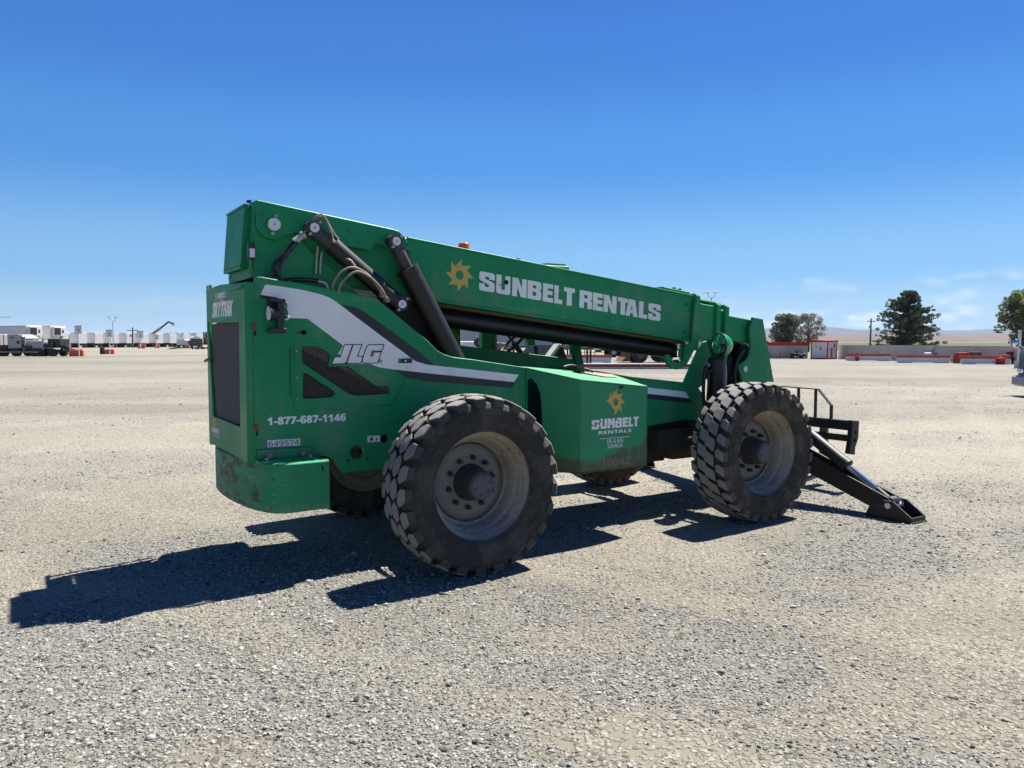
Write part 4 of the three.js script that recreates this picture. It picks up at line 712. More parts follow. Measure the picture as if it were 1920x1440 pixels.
// --- front frame ---
const ZF = 0.28;
for (const s of [1, -1]) {
  const z = s > 0 ? ZF : mir(ZF) + 0.03;
  const r = mesh('front_frame_rail', [plate(M.rail, z, 0.03, [], 0.005)], MT.green, TH);
  if (s > 0) { mesh('white_stripe', film(M.railw, ZF + 0.0004), MT.white, r); mesh('black_stripe', film(M.railb, ZF + 0.0006), MT.black, r); }
  if (s > 0) mesh('front_gusset', [plate(M.gus, ZF + 0.004, 0.028, [], 0.006)], MT.green, TH);
}
mesh('frame_top_plate', [plate([[1.60, 1.445], [2.168, 1.358], [2.94, 1.279], [2.94, 1.26], [2.168, 1.34], [1.60, 1.425]], ZF + 0.02, 2 * (ZF + 0.02 - ZC), [], 0.003)], MT.green, TH);
mesh('frame_nose', [plate([[2.95, 1.25], [3.15, 1.15], [3.30, 1.05], [4.05, 0.92], [4.15, 0.62], [3.6, 0.52], [3.1, 0.75], [2.95, 0.9]], ZF - 0.05, 2 * (ZF - 0.05 - ZC))], MT.dark, TH);
mesh('underframe', [bx(2.6, 0.22, 0.62, 1.7, 0.80, ZC), bx(0.8, 0.28, 0.5, 2.35, 0.62, ZC), bx(0.5, 0.20, 0.4, 2.75, 0.72, 0.12), cyl([0.2, 0.62, ZC], [2.9, 0.62, ZC], 0.05)], MT.dark, TH);
mesh('belly_plate', [plate([[1.9, 0.62], [2.55, 0.66], [2.55, 0.63], [2.3, 0.48], [1.9, 0.48]], 0.10, 0.5)], MT.mudDark, TH);
{ const c = mesh('stabiliser_cylinder', [cyl([3.165, 1.52, 0.45], [3.18, 0.75, 0.45], 0.087, 0.087, 26)], MT.blackPaint, TH);
  mesh('cylinder_cap', [cyl([3.164, 1.54, 0.45], [3.165, 1.51, 0.45], 0.078, 0.09, 26)], MT.blackPaint, c);
  mesh('cylinder_line', [tube([[3.262, 1.50, 0.47], [3.27, 1.38, 0.48], [3.268, 1.2, 0.48]], 0.007, 12, 6)], MT.galv, c);
  mesh('hose', [tube([[3.09, 1.46, 0.42], [3.04, 1.44, 0.42], [3.02, 1.36, 0.42], [3.03, 1.22, 0.40], [3.06, 1.05, 0.38]], 0.018, 20, 8), tube([[3.09, 1.42, 0.46], [3.05, 1.38, 0.45], [3.05, 1.28, 0.45], [3.07, 1.1, 0.42]], 0.014, 20, 8)], MT.rubberHose, c);
  mesh('hose_fitting', [cyl([3.05, 1.455, 0.42], [3.10, 1.462, 0.42], 0.022)], MT.galv, c); }
{ // round mirror on the front frame
  const m = new THREE.Group(); m.name = 'round_mirror'; m.position.set(3.20, 1.66, 0.44); m.rotation.y = Math.PI / 2 - 0.19; m.rotation.x = 0; TH.add(m);   // -z of the group looks back past the cab
  const bowl = []; for (let i = 0; i <= 10; i++) { const a = i / 10 * Math.PI / 2; bowl.push(new THREE.Vector2(0.125 * Math.sin(a), -0.15 * Math.cos(a))); }
  mesh('mirror_housing', [new THREE.LatheGeometry(bowl, 32).rotateX(-Math.PI / 2)], new THREE.MeshPhysicalMaterial({ color: C(0.01, 0.27, 0.07), roughness: 0.25, clearcoat: 0.8, clearcoatRoughness: 0.1, side: THREE.DoubleSide }), m);
  mesh('mirror_glass', [new THREE.SphereGeometry(0.30, 32, 10, 0, 6.2832, 0, 0.42).rotateX(-Math.PI / 2).translate(0, 0, 0.275)], MT.glassMirror, m);
  mesh('mirror_rim', [new THREE.TorusGeometry(0.124, 0.008, 8, 40)], MT.dark, m);
  mesh('mirror_bracket', [bx(0.03, 0.15, 0.03, 0.03, -0.14, 0.08)], MT.dark, m);
}

// --- axles ---
for (const x of [0, 3.08]) {
  const a = mesh(x ? 'front_axle' : 'rear_axle', [cyl([x, 0.64, 0.85], [x, 0.64, mir(0.85)], 0.10, 0.10, 18), bx(0.34, 0.34, 0.42, x, 0.64, ZC), cyl([x, 0.64, 0.45], [x, 0.64, 0.80], 0.13, 0.17, 18), cyl([x, 0.64, mir(0.45)], [x, 0.64, mir(0.80)], 0.13, 0.17, 18)], MT.mudDark, TH);
  mesh('steering_cylinder', [cyl([x - 0.2, 0.70, 0.5], [x - 0.2, 0.70, mir(0.5)], 0.045), cyl([x - 0.2, 0.70, 0.78], [x - 0.2, 0.70, mir(0.78)], 0.022)], MT.dark, a);
}

// --- wheels ---
const RT = 0.66;
MT.disc = worn([0.20, 0.188, 0.165], 0.8, { side: THREE.DoubleSide });
function blockGeo(poly, r0, depth, out, inset = 0.006) {   // poly in (arc metres, metres across); a rubber block standing on the carcass
  const crown = (w) => -0.35 * w * w * (Math.abs(w) > 0.1 ? 1.5 : 1);
  const c = poly.reduce((s, p) => [s[0] + p[0] / poly.length, s[1] + p[1] / poly.length], [0, 0]);
  const to = (s, w, r) => { const a = s / RT, q = r + crown(w); return [q * Math.sin(a), q * Math.cos(a), w]; };
  const top = poly.map(([s, w]) => { const L = Math.hypot(s - c[0], w - c[1]); return to(s + (c[0] - s) * inset / L, w + (c[1] - w) * inset / L, r0 + depth); });
  const sh = poly.map(([s, w]) => to(s, w, r0 + depth - 0.006)), bot = poly.map(([s, w]) => to(s, Math.abs(w) > 0.18 ? w * 1.035 : w, r0 - (Math.abs(w) > 0.18 ? 0.024 : 0.012)));
  const pos = [], col = [], n = poly.length, tri = (a, b, d, k = 0) => { pos.push(...a, ...b, ...d); for (const v of [a, b, d]) col.push(...(k ? [0.205, 0.195, 0.178] : Math.abs(v[2]) > 0.178 ? out : [0.032, 0.031, 0.029])); }, ct = to(c[0], c[1], r0 + depth);
  let area = 0; for (let i = 0; i < n; i++) { const a = poly[i], b = poly[(i + 1) % n]; area += a[0] * b[1] - b[0] * a[1]; }
  for (let i = 0; i < n; i++) { const j = (i + 1) % n; if (area > 0) { tri(ct, top[j], top[i], 1); tri(top[i], top[j], sh[i], 1); tri(top[j], sh[j], sh[i], 1); tri(sh[i], sh[j], bot[i]); tri(sh[j], bot[j], bot[i]); } else { tri(ct, top[i], top[j], 1); tri(top[i], sh[i], top[j], 1); tri(top[j], sh[i], sh[j], 1); tri(sh[i], bot[i], sh[j]); tri(sh[j], bot[i], bot[j]); } }
  const g = new THREE.BufferGeometry(); g.setAttribute('position', new THREE.Float32BufferAttribute(pos, 3)); g.setAttribute('color', new THREE.Float32BufferAttribute(col, 3)); g.computeVertexNormals(); return boxUV(g);
}
const TYRES = {
  rear: { n: 25, depth: 0.036, out: [0.05, 0.047, 0.042], blocks: (p) => [
    [[-0.86, 0.122], [-0.66, 0.098], [-0.24, 0.106], [-0.12, 0.142], [-0.24, 0.190], [-0.74, 0.190]],
    [[-0.44, 0.034], [-0.34, 0.088], [0.14, 0.092], [0.45, 0.058], [0.33, 0.004], [-0.14, -0.002]],
    [[-0.06, -0.040], [0.10, -0.006], [0.56, -0.010], [0.84, -0.054], [0.70, -0.094], [0.20, -0.090]],
    [[-0.10, -0.140], [0.04, -0.106], [0.44, -0.104], [0.60, -0.132], [0.48, -0.190], [0.0, -0.190]],
  ].map((b) => b.map(([s, w]) => [s * p * 1.06 + 0.42 * w, w])) },
  front: { n: 29, depth: 0.038, out: [0.085, 0.073, 0.055], blocks: (p) => [
    [[-0.74, 0.112], [-0.80, 0.192], [-0.20, 0.192], [-0.12, 0.146], [-0.30, 0.112]],
    [[-0.47, 0.100], [0.28, 0.094], [0.28, 0.012], [0.47, 0.006], [0.47, -0.100], [-0.28, -0.094], [-0.28, -0.012], [-0.47, -0.006]],
    [[0.12, -0.146], [0.30, -0.112], [0.74, -0.112], [0.80, -0.192], [0.20, -0.192]],
  ].map((b) => b.map(([s, w]) => [s * p - 0.42 * w, w])) },
};
function wheel(x, z, kind, far, turn) {
  const T = TYRES[kind], w = new THREE.Group(); w.name = kind === 'front' ? 'front_wheel' : 'rear_wheel'; w.position.set(x, RT - 0.004, z); if (far) w.rotation.y = Math.PI; TH.add(w);
  const r0 = RT - T.depth;
  const half = [[0.395, 0.165], [0.412, 0.182], [0.43, 0.188], [0.47, 0.197], [0.52, 0.200], [0.555, 0.196], [0.562, 0.199], [0.570, 0.194], [0.595, 0.184], [0.608, 0.172], [r0 - 0.008, 0.13], [r0, 0.05], [r0, 0]];
  const prof = [...half, ...half.slice(0, -1).reverse().map(([r, q]) => [r, -q])].map(([r, q]) => new THREE.Vector2(r, q));
  const ty = mesh('tyre', [new THREE.LatheGeometry(prof, 96).rotateX(Math.PI / 2)], kind === 'front' ? MT.tyreTan : MT.tyre, w);
  const p = 2 * Math.PI * RT / T.n, geos = T.blocks(p).map((b) => blockGeo(b, r0, T.depth, T.out));
  if (far) { const all = []; for (let k = 0; k < T.n; k++) for (const g of geos) all.push(g.clone().rotateZ(-k * 2 * Math.PI / T.n)); const t = mesh('tread', mergeGeometries(all), MT.tread, w, true); t.userData.kind = 'stuff'; }
  else for (let k = 0; k < T.n; k++) for (const g of geos) { const b = mesh('tread_block', g, MT.tread, w, true); b.rotation.z = turn - k * 2 * Math.PI / T.n; }
  const lathe = (pts, n) => new THREE.LatheGeometry(pts.map(([r, q]) => new THREE.Vector2(r, q)), n).rotateX(Math.PI / 2);
  const rim = mesh('rim', [lathe([[0.402, 0.172], [0.413, 0.178], [0.415, 0.170], [0.405, 0.160], [0.396, 0.150], [0.388, 0.118], [0.366, 0.108], [0.358, 0.060], [0.354, 0.045], [0.334, 0.036], [0.326, -0.030], [0.318, -0.085], [0.29, -0.10]], 72)], MT.rim, w);
  mesh('wheel_disc', [lathe([[0.292, -0.105], [0.288, -0.075], [0.272, -0.060], [0.250, -0.058], [0.238, -0.046], [0.10, -0.042]], 60)], MT.disc, w);
  mesh('rim_back', [new THREE.LatheGeometry([[0.40, -0.172], [0.385, -0.15], [0.36, -0.08], [0.34, -0.05], [0.30, -0.047]].map(([r, q]) => new THREE.Vector2(r, q)), 48).rotateX(Math.PI / 2)], rim.material, w);
  mesh('hub', [new THREE.LatheGeometry([[0.0, 0.146], [0.07, 0.146], [0.100, 0.141], [0.108, 0.126], [0.112, 0.075], [0.118, 0.07], [0.118, 0.055], [0.114, 0.05], [0.118, 0.01], [0.132, -0.005], [0.14, -0.05]].map(([r, q]) => new THREE.Vector2(r, q)), 40).rotateX(Math.PI / 2)], MT.hub, w);
  mesh('hub_cap', [cyl([0, 0, 0.144], [0, 0, 0.152], 0.088, 0.08, 32)], worn([0.085, 0.088, 0.098], 0.75), w);
  for (let k = 0; k < 10; k++) { const a = k * Math.PI / 5 + 0.2; mesh('lug_nut', [cyl([0.186 * Math.cos(a), 0.186 * Math.sin(a), -0.036], [0.186 * Math.cos(a), 0.186 * Math.sin(a), -0.006], 0.021, 0.019, 6), cyl([0.186 * Math.cos(a), 0.186 * Math.sin(a), -0.01], [0.186 * Math.cos(a), 0.186 * Math.sin(a), 0.016], 0.011, 0.011, 8)], MT.hub, w); }
  for (let k = 0; k < 6; k++) { const q = k * Math.PI / 3 + 0.3; mesh('cap_bolt', [cyl([0.066 * Math.cos(q), 0.066 * Math.sin(q), 0.150], [0.066 * Math.cos(q), 0.066 * Math.sin(q), 0.158], 0.008, 0.008, 6)], MT.hub, w); }
  mesh('bead_groove', [new THREE.TorusGeometry(0.420, 0.004, 6, 80).translate(0, 0, 0.184), new THREE.TorusGeometry(0.508, 0.003, 6, 90).translate(0, 0, 0.199)], kind === 'front' ? MT.tyreTan : MT.tyre, w);
  if (!far) mesh('valve', [cyl([0.30, -0.20, 0.06], [0.30, -0.20, 0.10], 0.008)], MT.dullSteel, w);
  if (!far) for (const [word, a0] of kind === 'front' ? [['MAXAM', -2.35], ['MAXAM', 0.75]] : [['SOLID', 2.2]]) {   // raised name on the sidewall
    if (kind === 'front') [...word].forEach((chr, i) => { const g = textFilm(chr, font, -0.027, -0.026, 0.054, 0.052, 0); g.scale(1, 1, 2.4).translate(0, 0.472, 0.1955).rotateZ(a0 - i * 0.15 - Math.PI / 2 + 1.2); mesh('moulded_letter', g, MT.tyreTan, w); });
  }
  return w;
}
wheel(0, 1.0, 'rear', false, 0.05); wheel(3.08, 1.0, 'front', false, 0.02);
wheel(0, mir(1.0), 'rear', true, 0); wheel(3.08, mir(1.0), 'front', true, 0);

// --- stabilisers ---
for (const s of [1, -1]) {
  const st = new THREE.Group(); st.name = 'stabiliser'; st.position.set(0, 0, ZC); st.scale.z = 1; TH.add(st);
  const zz = (z) => s * (z - ZC) * 0.955;                       // arm runs out along z at x about 4.2
  const side3 = (poly, x, t) => { const g = new THREE.ExtrudeGeometry(shapeOf(poly.map(([z, y]) => [zz(z), y])), { depth: t, bevelEnabled: true, bevelThickness: 0.003, bevelSize: 0.003, bevelSegments: 1 }); return g.rotateY(-Math.PI / 2).translate(x, 0, 0).scale(1, 1, 1); };
  // ExtrudeGeometry is drawn in (z, y) and turned so that its thickness runs along -x
  const fix = (g) => g;
  const armPoly = [[0.30, 0.78], [0.60, 0.60], [1.78, 0.205], [1.84, 0.15], [1.78, 0.09], [1.58, 0.10], [0.55, 0.42], [0.25, 0.55]];
  mesh('stabiliser_arm', [side3(armPoly, 4.18, 0.016), side3(armPoly, 4.34, 0.016), side3([[0.45, 0.48], [1.60, 0.125], [1.60, 0.105], [0.45, 0.455]], 4.33, 0.155)].map(fix), MT.blackPaint, st);
  mesh('foot', [side3([[1.58, 0.035], [1.62, 0.115], [1.76, 0.180], [1.86, 0.180], [2.05, 0.055], [2.05, 0.01], [1.58, 0.005]], 4.150, 0.014), side3([[1.58, 0.035], [1.62, 0.115], [1.76, 0.180], [1.86, 0.180], [2.05, 0.055], [2.05, 0.01], [1.58, 0.005]], 4.372, 0.014), bx(0.24, 0.014, 0.48, 4.255, 0.010, zz(1.815)), bx(0.22, 0.04, 0.012, 4.255, 0.035, zz(2.045))], MT.blackPaint, st);
  mesh('foot_pin', [cyl([4.125, 0.135, zz(1.81)], [4.39, 0.135, zz(1.81)], 0.028)], MT.label, st);
  const b = mesh('stabiliser_ram', [cyl([4.24, 0.86, zz(0.55)], [4.24, 0.46, zz(1.25)], 0.064, 0.064, 24), cyl([4.24, 0.475, zz(1.225)], [4.24, 0.44, zz(1.285)], 0.069, 0.069, 24), bx(0.14, 0.13, 0.12, 4.24, 0.90, zz(0.50))], MT.blackPaint, st);
  mesh('ram_rod', [cyl([4.24, 0.46, zz(1.25)], [4.24, 0.245, zz(1.63)], 0.031, 0.031, 20)], MT.chrome, b);
  mesh('rod_end', [cyl([4.24, 0.25, zz(1.62)], [4.24, 0.18, zz(1.74)], 0.036, 0.036, 16), cyl([4.19, 0.155, zz(1.78)], [4.29, 0.155, zz(1.78)], 0.055)], MT.blackPaint, b);
  mesh('ram_hose', [tube([[4.17, 0.84, zz(0.66)], [4.10, 0.79, zz(0.85)], [4.09, 0.66, zz(0.95)], [4.12, 0.58, zz(0.85)], [4.16, 0.56, zz(0.70)]], 0.011, 24, 8)], MT.rubberHose, b);
}
mesh('stabiliser_crossbox', [bx(0.34, 0.5, 1.1, 4.24, 0.72, ZC)], MT.blackPaint, TH);

// --- fork carriage ---
{
  const c = new THREE.Group(); c.name = 'fork_carriage'; TH.add(c);
  mesh('upper_bar', [rb(0.07, 0.115, 1.22, 0.012, 5.22, 0.735, -0.02)], MT.blackPaint, c);
  mesh('middle_bar', [rb(0.05, 0.075, 1.22, 0.01, 5.22, 0.585, -0.02)], MT.blackPaint, c);
  for (const z of [0.62, -0.66]) mesh('side_post', [plate([[5.17, 0.80], [5.30, 0.79], [5.295, 0.60], [5.27, 0.54], [5.24, 0.49], [5.235, 0.40], [5.12, 0.42], [5.16, 0.60]], z + 0.03, 0.06, [circlePts(5.235, 0.665, 0.014, 10), circlePts(5.225, 0.575, 0.016, 10)], 0.006)], MT.blackPaint, c);
  mesh('backrest_frame', [bar([5.2, 1.145, -0.55], [5.2, 1.13, 0.18], 0.05, 0.012), bar([5.2, 1.13, 0.18], [5.22, 0.95, 0.34], 0.05, 0.012), bar([5.22, 0.95, 0.34], [5.22, 0.79, 0.34], 0.05, 0.012), bar([5.2, 1.145, -0.55], [5.22, 0.95, -0.71], 0.05, 0.012)], MT.dark, c);
  for (const z of [0.14, -0.10, -0.36]) mesh('backrest_bar', [bar([5.2, 0.78, z], [5.2, 1.135, z], 0.045, 0.012)], MT.dark, c);
  for (const z of [0.22, -0.40]) mesh('fork_blade', [rb(0.05, 0.62, 0.10, 0.01, 5.26, 0.46, z), plate([[5.28, 0.17], [5.29, 0.12], [4.62, 0.03], [4.62, 0.05]], z + 0.05, 0.10)], MT.hose, c);
}

// --- operator's cab on the far side ---
{
  const cab = new THREE.Group(); cab.name = 'cab'; TH.add(cab);
  const zn = -0.47, zf = -1.34;
  mesh('cab_wall', [plate([[0.55, 1.68], [0.72, 1.66], [2.07, 1.515], [2.17, 1.38], [2.17, 0.85], [0.55, 0.85]], zn, 0.03, [], 0.004)], MT.green, cab);
  for (const y of [0, 1, 2]) mesh('wall_trim', [bar([1.0 + 0.42 * y, 1.60 - 0.046 * y, zn + 0.004], [1.30 + 0.42 * y, 1.567 - 0.046 * y, zn + 0.004], 0.006, 0.006)], MT.green, cab);
  mesh('cab_wall', [plate([[0.55, 1.45], [2.2, 1.30], [2.2, 0.75], [0.55, 0.75]], zf + 0.03, 0.03, [], 0.004)], MT.green, cab);
  mesh('cab_floor', [bx(1.6, 0.04, 0.86, 1.36, 0.86, -0.905), bx(0.04, 0.7, 0.86, 0.57, 1.2, -0.905), bx(0.04, 0.4, 0.86, 2.16, 1.05, -0.905)], MT.green, cab);
  const post = (a, b, w, d) => mesh('cab_post', [bar(a, b, w, d)], MT.green, cab);
  post([0.63, 0.9, zn], [0.63, 2.42, zn], 0.13, 0.06); post([1.52, 0.9, zf], [1.52, 2.42, zf], 0.16, 0.06); post([0.63, 0.9, zf], [0.63, 2.42, zf], 0.13, 0.06);
  post([2.13, 1.38, zn], [1.86, 2.42, zn], 0.09, 0.06); post([2.20, 1.30, zf], [1.86, 2.42, zf], 0.10, 0.06);
  const roof = mesh('cab_roof', [rb(1.42, 0.06, 0.96, 0.02, 1.25, 2.435, -0.905), plate([[0.55, 2.43], [1.96, 2.43], [1.96, 2.39], [0.55, 2.39]], zn + 0.02, 0.02)], MT.green, cab);
  mesh('lifting_lug', [plate([[1.45, 2.46], [1.53, 2.46], [1.52, 2.53], [1.49, 2.545], [1.46, 2.53]], zn - 0.2, 0.03, [circlePts(1.49, 2.515, 0.012, 10)])], MT.black, roof);
  mesh('roof_pad', [bx(0.24, 0.022, 0.3, 1.82, 2.475, -0.62)], MT.hose, roof);
  const bc = mesh('beacon', [new THREE.LatheGeometry([[0, 0.145], [0.045, 0.143], [0.056, 0.13], [0.062, 0.02], [0.064, 0]].map(([r, y]) => new THREE.Vector2(r, y)), 28).translate(0.935, 2.525, -0.80)], MT.amber, cab);
  mesh('beacon_base', [cyl([0.935, 2.46, -0.80], [0.935, 2.53, -0.80], 0.066, 0.064, 24)], MT.black, bc);
  mesh('steering_wheel', [new THREE.TorusGeometry(0.19, 0.016, 10, 40).rotateX(Math.PI / 2 - 0.2).rotateZ(0.75).translate(1.58, 1.69, -0.9), cyl([1.58, 1.69, -0.9], [1.78, 1.45, -0.9], 0.03), bar([1.47, 1.80, -0.9], [1.69, 1.58, -0.9], 0.03, 0.015)], MT.black, cab);
  mesh('seat', [rb(0.42, 0.12, 0.46, 0.04, 1.05, 1.22, -0.92), rb(0.12, 0.50, 0.44, 0.04, 0.84, 1.42, -0.92, 0, 0, 0.15)], MT.black, cab);
  mesh('dashboard', [plate([[1.78, 1.48], [1.95, 1.66], [2.02, 1.64], [2.12, 1.42], [2.1, 1.2], [1.85, 1.2]], -0.62, 0.56)], MT.black, cab);
  mesh('dash_panel', [plate([[1.82, 1.53], [1.955, 1.675], [1.99, 1.665], [1.86, 1.52]], -0.60, 0.10)], MT.label, cab);
  mesh('control_lever', [cyl([1.70, 1.30, -0.56], [1.64, 1.60, -0.56], 0.012), cyl([1.64, 1.58, -0.56], [1.63, 1.66, -0.56], 0.024)], MT.black, cab);
  mesh('window_sash', [bar([1.60, 1.40, zf + 0.04], [1.60, 2.40, zf + 0.04], 0.03, 0.02)], MT.hose, cab);
}

for (const [x, y] of [[-1.30, 2.60], [-1.06, 2.585], [-0.66, 2.53], [-0.58, 2.45], [-0.18, 2.47]]) mesh('plate_bolt', [cyl([x, y, 0.288], [x, y, 0.300], 0.010, 0.009, 8)], MT.green, TH);

for (const [x, y] of [[-1.36, 1.62], [-1.36, 1.25], [-0.10, 1.30], [0.30, 1.22], [0.78, 1.25], [0.78, 1.05], [-0.95, 0.93], [-0.36, 1.08]]) mesh('panel_bolt', [cyl([x, y, ZP - 0.002], [x, y, ZP + 0.007], 0.010, 0.009, 6)], MT.green, TH);
mesh('panel_edge_weld', [tube([[-1.17, 2.124, ZP - 0.006], [-0.64, 2.046, ZP - 0.006], [-0.50, 2.026, ZP - 0.006]], 0.006, 20, 6)], MT.green, side);

// ---------- surroundings ----------
const each = (name, geos, mat, parent) => geos.map((g) => mesh(name, [g], mat, parent));

// distant land
function ridge(name, pts, depth, mat, seed, rough) {      // pts: [x, height] along z = -depth; a solid rise with a crest and both flanks
  const nx = 160, nz = 14, pos = [], idx = [], w = depth * 0.28;
  const x0 = pts[0][0], x1 = pts[pts.length - 1][0];
  const H = (x) => { for (let i = 0; i < pts.length - 1; i++) if (x <= pts[i + 1][0]) { const t = (x - pts[i][0]) / (pts[i + 1][0] - pts[i][0]); return mix(pts[i][1], pts[i + 1][1], smooth(0, 1, t)); } return 0; };
  for (let j = 0; j <= nz; j++) for (let i = 0; i <= nx; i++) {
    const x = mix(x0, x1, i / nx), t = j / nz, k = Math.sin(Math.PI * Math.min(1, t * 1.0)), n = fbm(i * 0.11 + seed, j * 0.35 + seed, 5, seed);
    pos.push(x, -2 + (H(x) + 2) * Math.pow(k, 0.8) * (1 - rough + 2 * rough * n), -depth + w * (0.5 - t));
  }
  for (let j = 0; j < nz; j++) for (let i = 0; i < nx; i++) { const a = j * (nx + 1) + i; idx.push(a, a + 1, a + nx + 1, a + 1, a + nx + 2, a + nx + 1); }
  const g = new THREE.BufferGeometry(); g.setAttribute('position', new THREE.Float32BufferAttribute(pos, 3)); g.setIndex(idx); g.computeVertexNormals();
  return structure(mesh(name, g, mat, scene, true));
}
ridge('hills', [[-200, 2], [300, 10], [700, 16], [900, 19], [1080, 27], [1180, 18], [1300, 28], [1400, 17], [1560, 22], [1700, 29], [1900, 21], [2300, 27], [2900, 14]], 2500, std([0.105, 0.076, 0.050], 1), 11, 0.34);
ridge('mountains', [[-2500, 4], [0, 60], [1500, 90], [2300, 120], [2900, 148], [3400, 120], [3900, 105], [4500, 108], [4900, 128], [5400, 110], [5900, 130], [6600, 118], [8000, 70]], 7600, std([0.06, 0.06, 0.06], 1), 23, 0.10);
structure(mesh('crop_field', [bx(900, 0.08, 640, 490, 0.05, -470)], std([0.05, 0.075, 0.03], 1)));
structure(mesh('dry_field', [bx(1800, 0.06, 900, 700, 0.04, -1350)], std([0.13, 0.10, 0.07], 1)));

// foliage
const leafMat = (r, g, b) => new THREE.MeshPhysicalMaterial({ color: C(1, 1, 1), vertexColors: true, roughness: 1, side: THREE.DoubleSide, transmission: 0.35, thickness: 0 });
const LEAF = leafMat();
function leafCloud(spots, n, size, tint, R, flat = 0.5) {  // small leaf-sized faces scattered round clump centres
  const pos = [], col = [], nor = [];
  for (const [cx, cy, cz, r, dir] of spots) {
    const k = Math.round(n * r * r); const tone = 0.65 + 0.7 * R();
    for (let i = 0; i < k; i++) {
      let x, y, z; do { x = 2 * R() - 1; y = 2 * R() - 1; z = 2 * R() - 1; } while (x * x + y * y + z * z > 1);
      const q = Math.cbrt(Math.hypot(x, y, z)) / (Math.hypot(x, y, z) || 1); x *= q; y *= q; z *= q;
      const c = V(cx + x * r, cy + y * r * 0.8, cz + z * r), s = size * (0.6 + 0.8 * R());
      const u = V(R() - 0.5, (R() - 0.5) * flat, R() - 0.5).normalize(), v = V(R() - 0.5, R() - 0.5, R() - 0.5).cross(u).normalize();
      if (dir) u.lerp(V(...dir), 0.7).normalize();
      const a = c.clone().addScaledVector(u, s), b = c.clone().addScaledVector(v, s * 0.45), d = c.clone().addScaledVector(u, -s), e = c.clone().addScaledVector(v, -s * 0.45);
      pos.push(...a.toArray(), ...b.toArray(), ...d.toArray(), ...a.toArray(), ...d.toArray(), ...e.toArray());
      const t = tone * (0.75 + 0.5 * R()); for (let w = 0; w < 6; w++) col.push(tint[0] * t, tint[1] * t, tint[2] * t);
    }
  }
  const g = new THREE.BufferGeometry(); g.setAttribute('position', new THREE.Float32BufferAttribute(pos, 3)); g.setAttribute('color', new THREE.Float32BufferAttribute(col, 3)); g.computeVertexNormals(); return g;
}
function limb(p, q, r0, r1) { return cyl(p, q, r0, r1, 7); }
function broadTree(x, z, h, rx, label, tint, seed, low = 0.22, clumps = 46, dens = 900, leaf = 0.16, group, gap = 1) {
  const R = rng(seed), t = thing('broadleaf_tree', label, 'tree', [x, 0, z], 0, group), spots = [], limbs = [limb([0, 0, 0], [0.1, h * 0.45, 0], h * 0.035, h * 0.022)];
  for (let i = 0; i < clumps; i++) {
    const a = R() * 6.283, y = mix(low, 0.95, Math.pow(R(), 0.8)) * h, prof = Math.sqrt(Math.max(0.05, 1 - Math.pow((y / h - 0.52) / 0.5, 2))), d = rx * prof * Math.sqrt(R()) * 0.9;
    const r = rx * mix(0.10, 0.21, R()) * gap; spots.push([d * Math.cos(a), y, d * Math.sin(a), r]);
    if (i % 5 === 0) { const s = 0.2 + 0.25 * R(); limbs.push(limb([0.05, h * s, 0], [d * Math.cos(a), y, d * Math.sin(a)], h * 0.011, h * 0.004)); }
  }
  mesh('trunk', limbs, MT.bark, t);
  mesh('crown', leafCloud(spots, dens, leaf, tint, R), LEAF, t, true);
  return t;
}
{ // tall conifer beyond the wall
  const R = rng(5), h = 10.3, t = thing('conifer_tree', 'tall dark conifer with drooping layered branches beyond the wall', 'tree', [66.7, 0, -130]), spots = [], limbs = [limb([0, 0, 0], [0.1, h * 0.97, 0], 0.34, 0.05)];
  const lop = (a, f) => 0.80 + 0.42 * vnoise(a * 1.3 + 7, f * 9, 71);       // uneven outline: some sides reach further at some heights
  for (let y = 0.8; y < h * 0.985; y += 0.20) {
    const f = y / h, reach = f < 0.22 ? mix(5.0, 5.7, f / 0.22) : f < 0.55 ? mix(5.7, 4.7, (f - 0.22) / 0.33) : 4.7 * Math.pow(Math.max(0, (1 - f) / 0.45), 0.62);
    for (let k = 0; k < 6; k++) {
      if (R() < 0.20) continue;
      const a = R() * 6.283, L = reach * lop(a, f) * (0.55 + 0.5 * R()), up = 0.06 + 0.34 * f, e = [L * Math.cos(a), y + L * up * 0.6 - 0.3 + 0.25 * R(), L * Math.sin(a)];
      limbs.push(limb([0, y - 0.2, 0], e, 0.05, 0.012));
      const m = Math.max(2, Math.round(L / 0.36));
      for (let i = 1; i <= m; i++) { const s = i / m; if (R() < 0.22) continue; spots.push([e[0] * s + (R() - 0.5) * 0.55, mix(y - 0.15, e[1], s * s) + 0.12 * R(), e[2] * s + (R() - 0.5) * 0.55, 0.17 + 0.17 * R(), [Math.cos(a) * 0.6, 0.75, Math.sin(a) * 0.6]]); }
    }
  }
  mesh('trunk', limbs, MT.bark, t);
  mesh('crown', leafCloud(spots, 900, 0.11, [0.046, 0.070, 0.028], R, 1), LEAF, t, true);
}
broadTree(42.8, -120, 6.0, 2.7, 'dense dark green tree standing closer to the machine of the pair beyond the low wall', [0.085, 0.092, 0.036], 41, 0.14, 150, 620, 0.11, 'pair of trees beyond the low wall');
broadTree(46.9, -122, 6.25, 2.8, 'thin-leaved olive tree with sky showing through next to the shed', [0.15, 0.14, 0.075], 43, 0.20, 110, 330, 0.11, 'pair of trees beyond the low wall', 0.9);
broadTree(74.6, -108, 9.2, 6.4, 'big bright green broadleaf tree rising behind the wall by the sign post', [0.095, 0.135, 0.026], 47, 0.08, 330, 130, 0.22, null, 0.8);
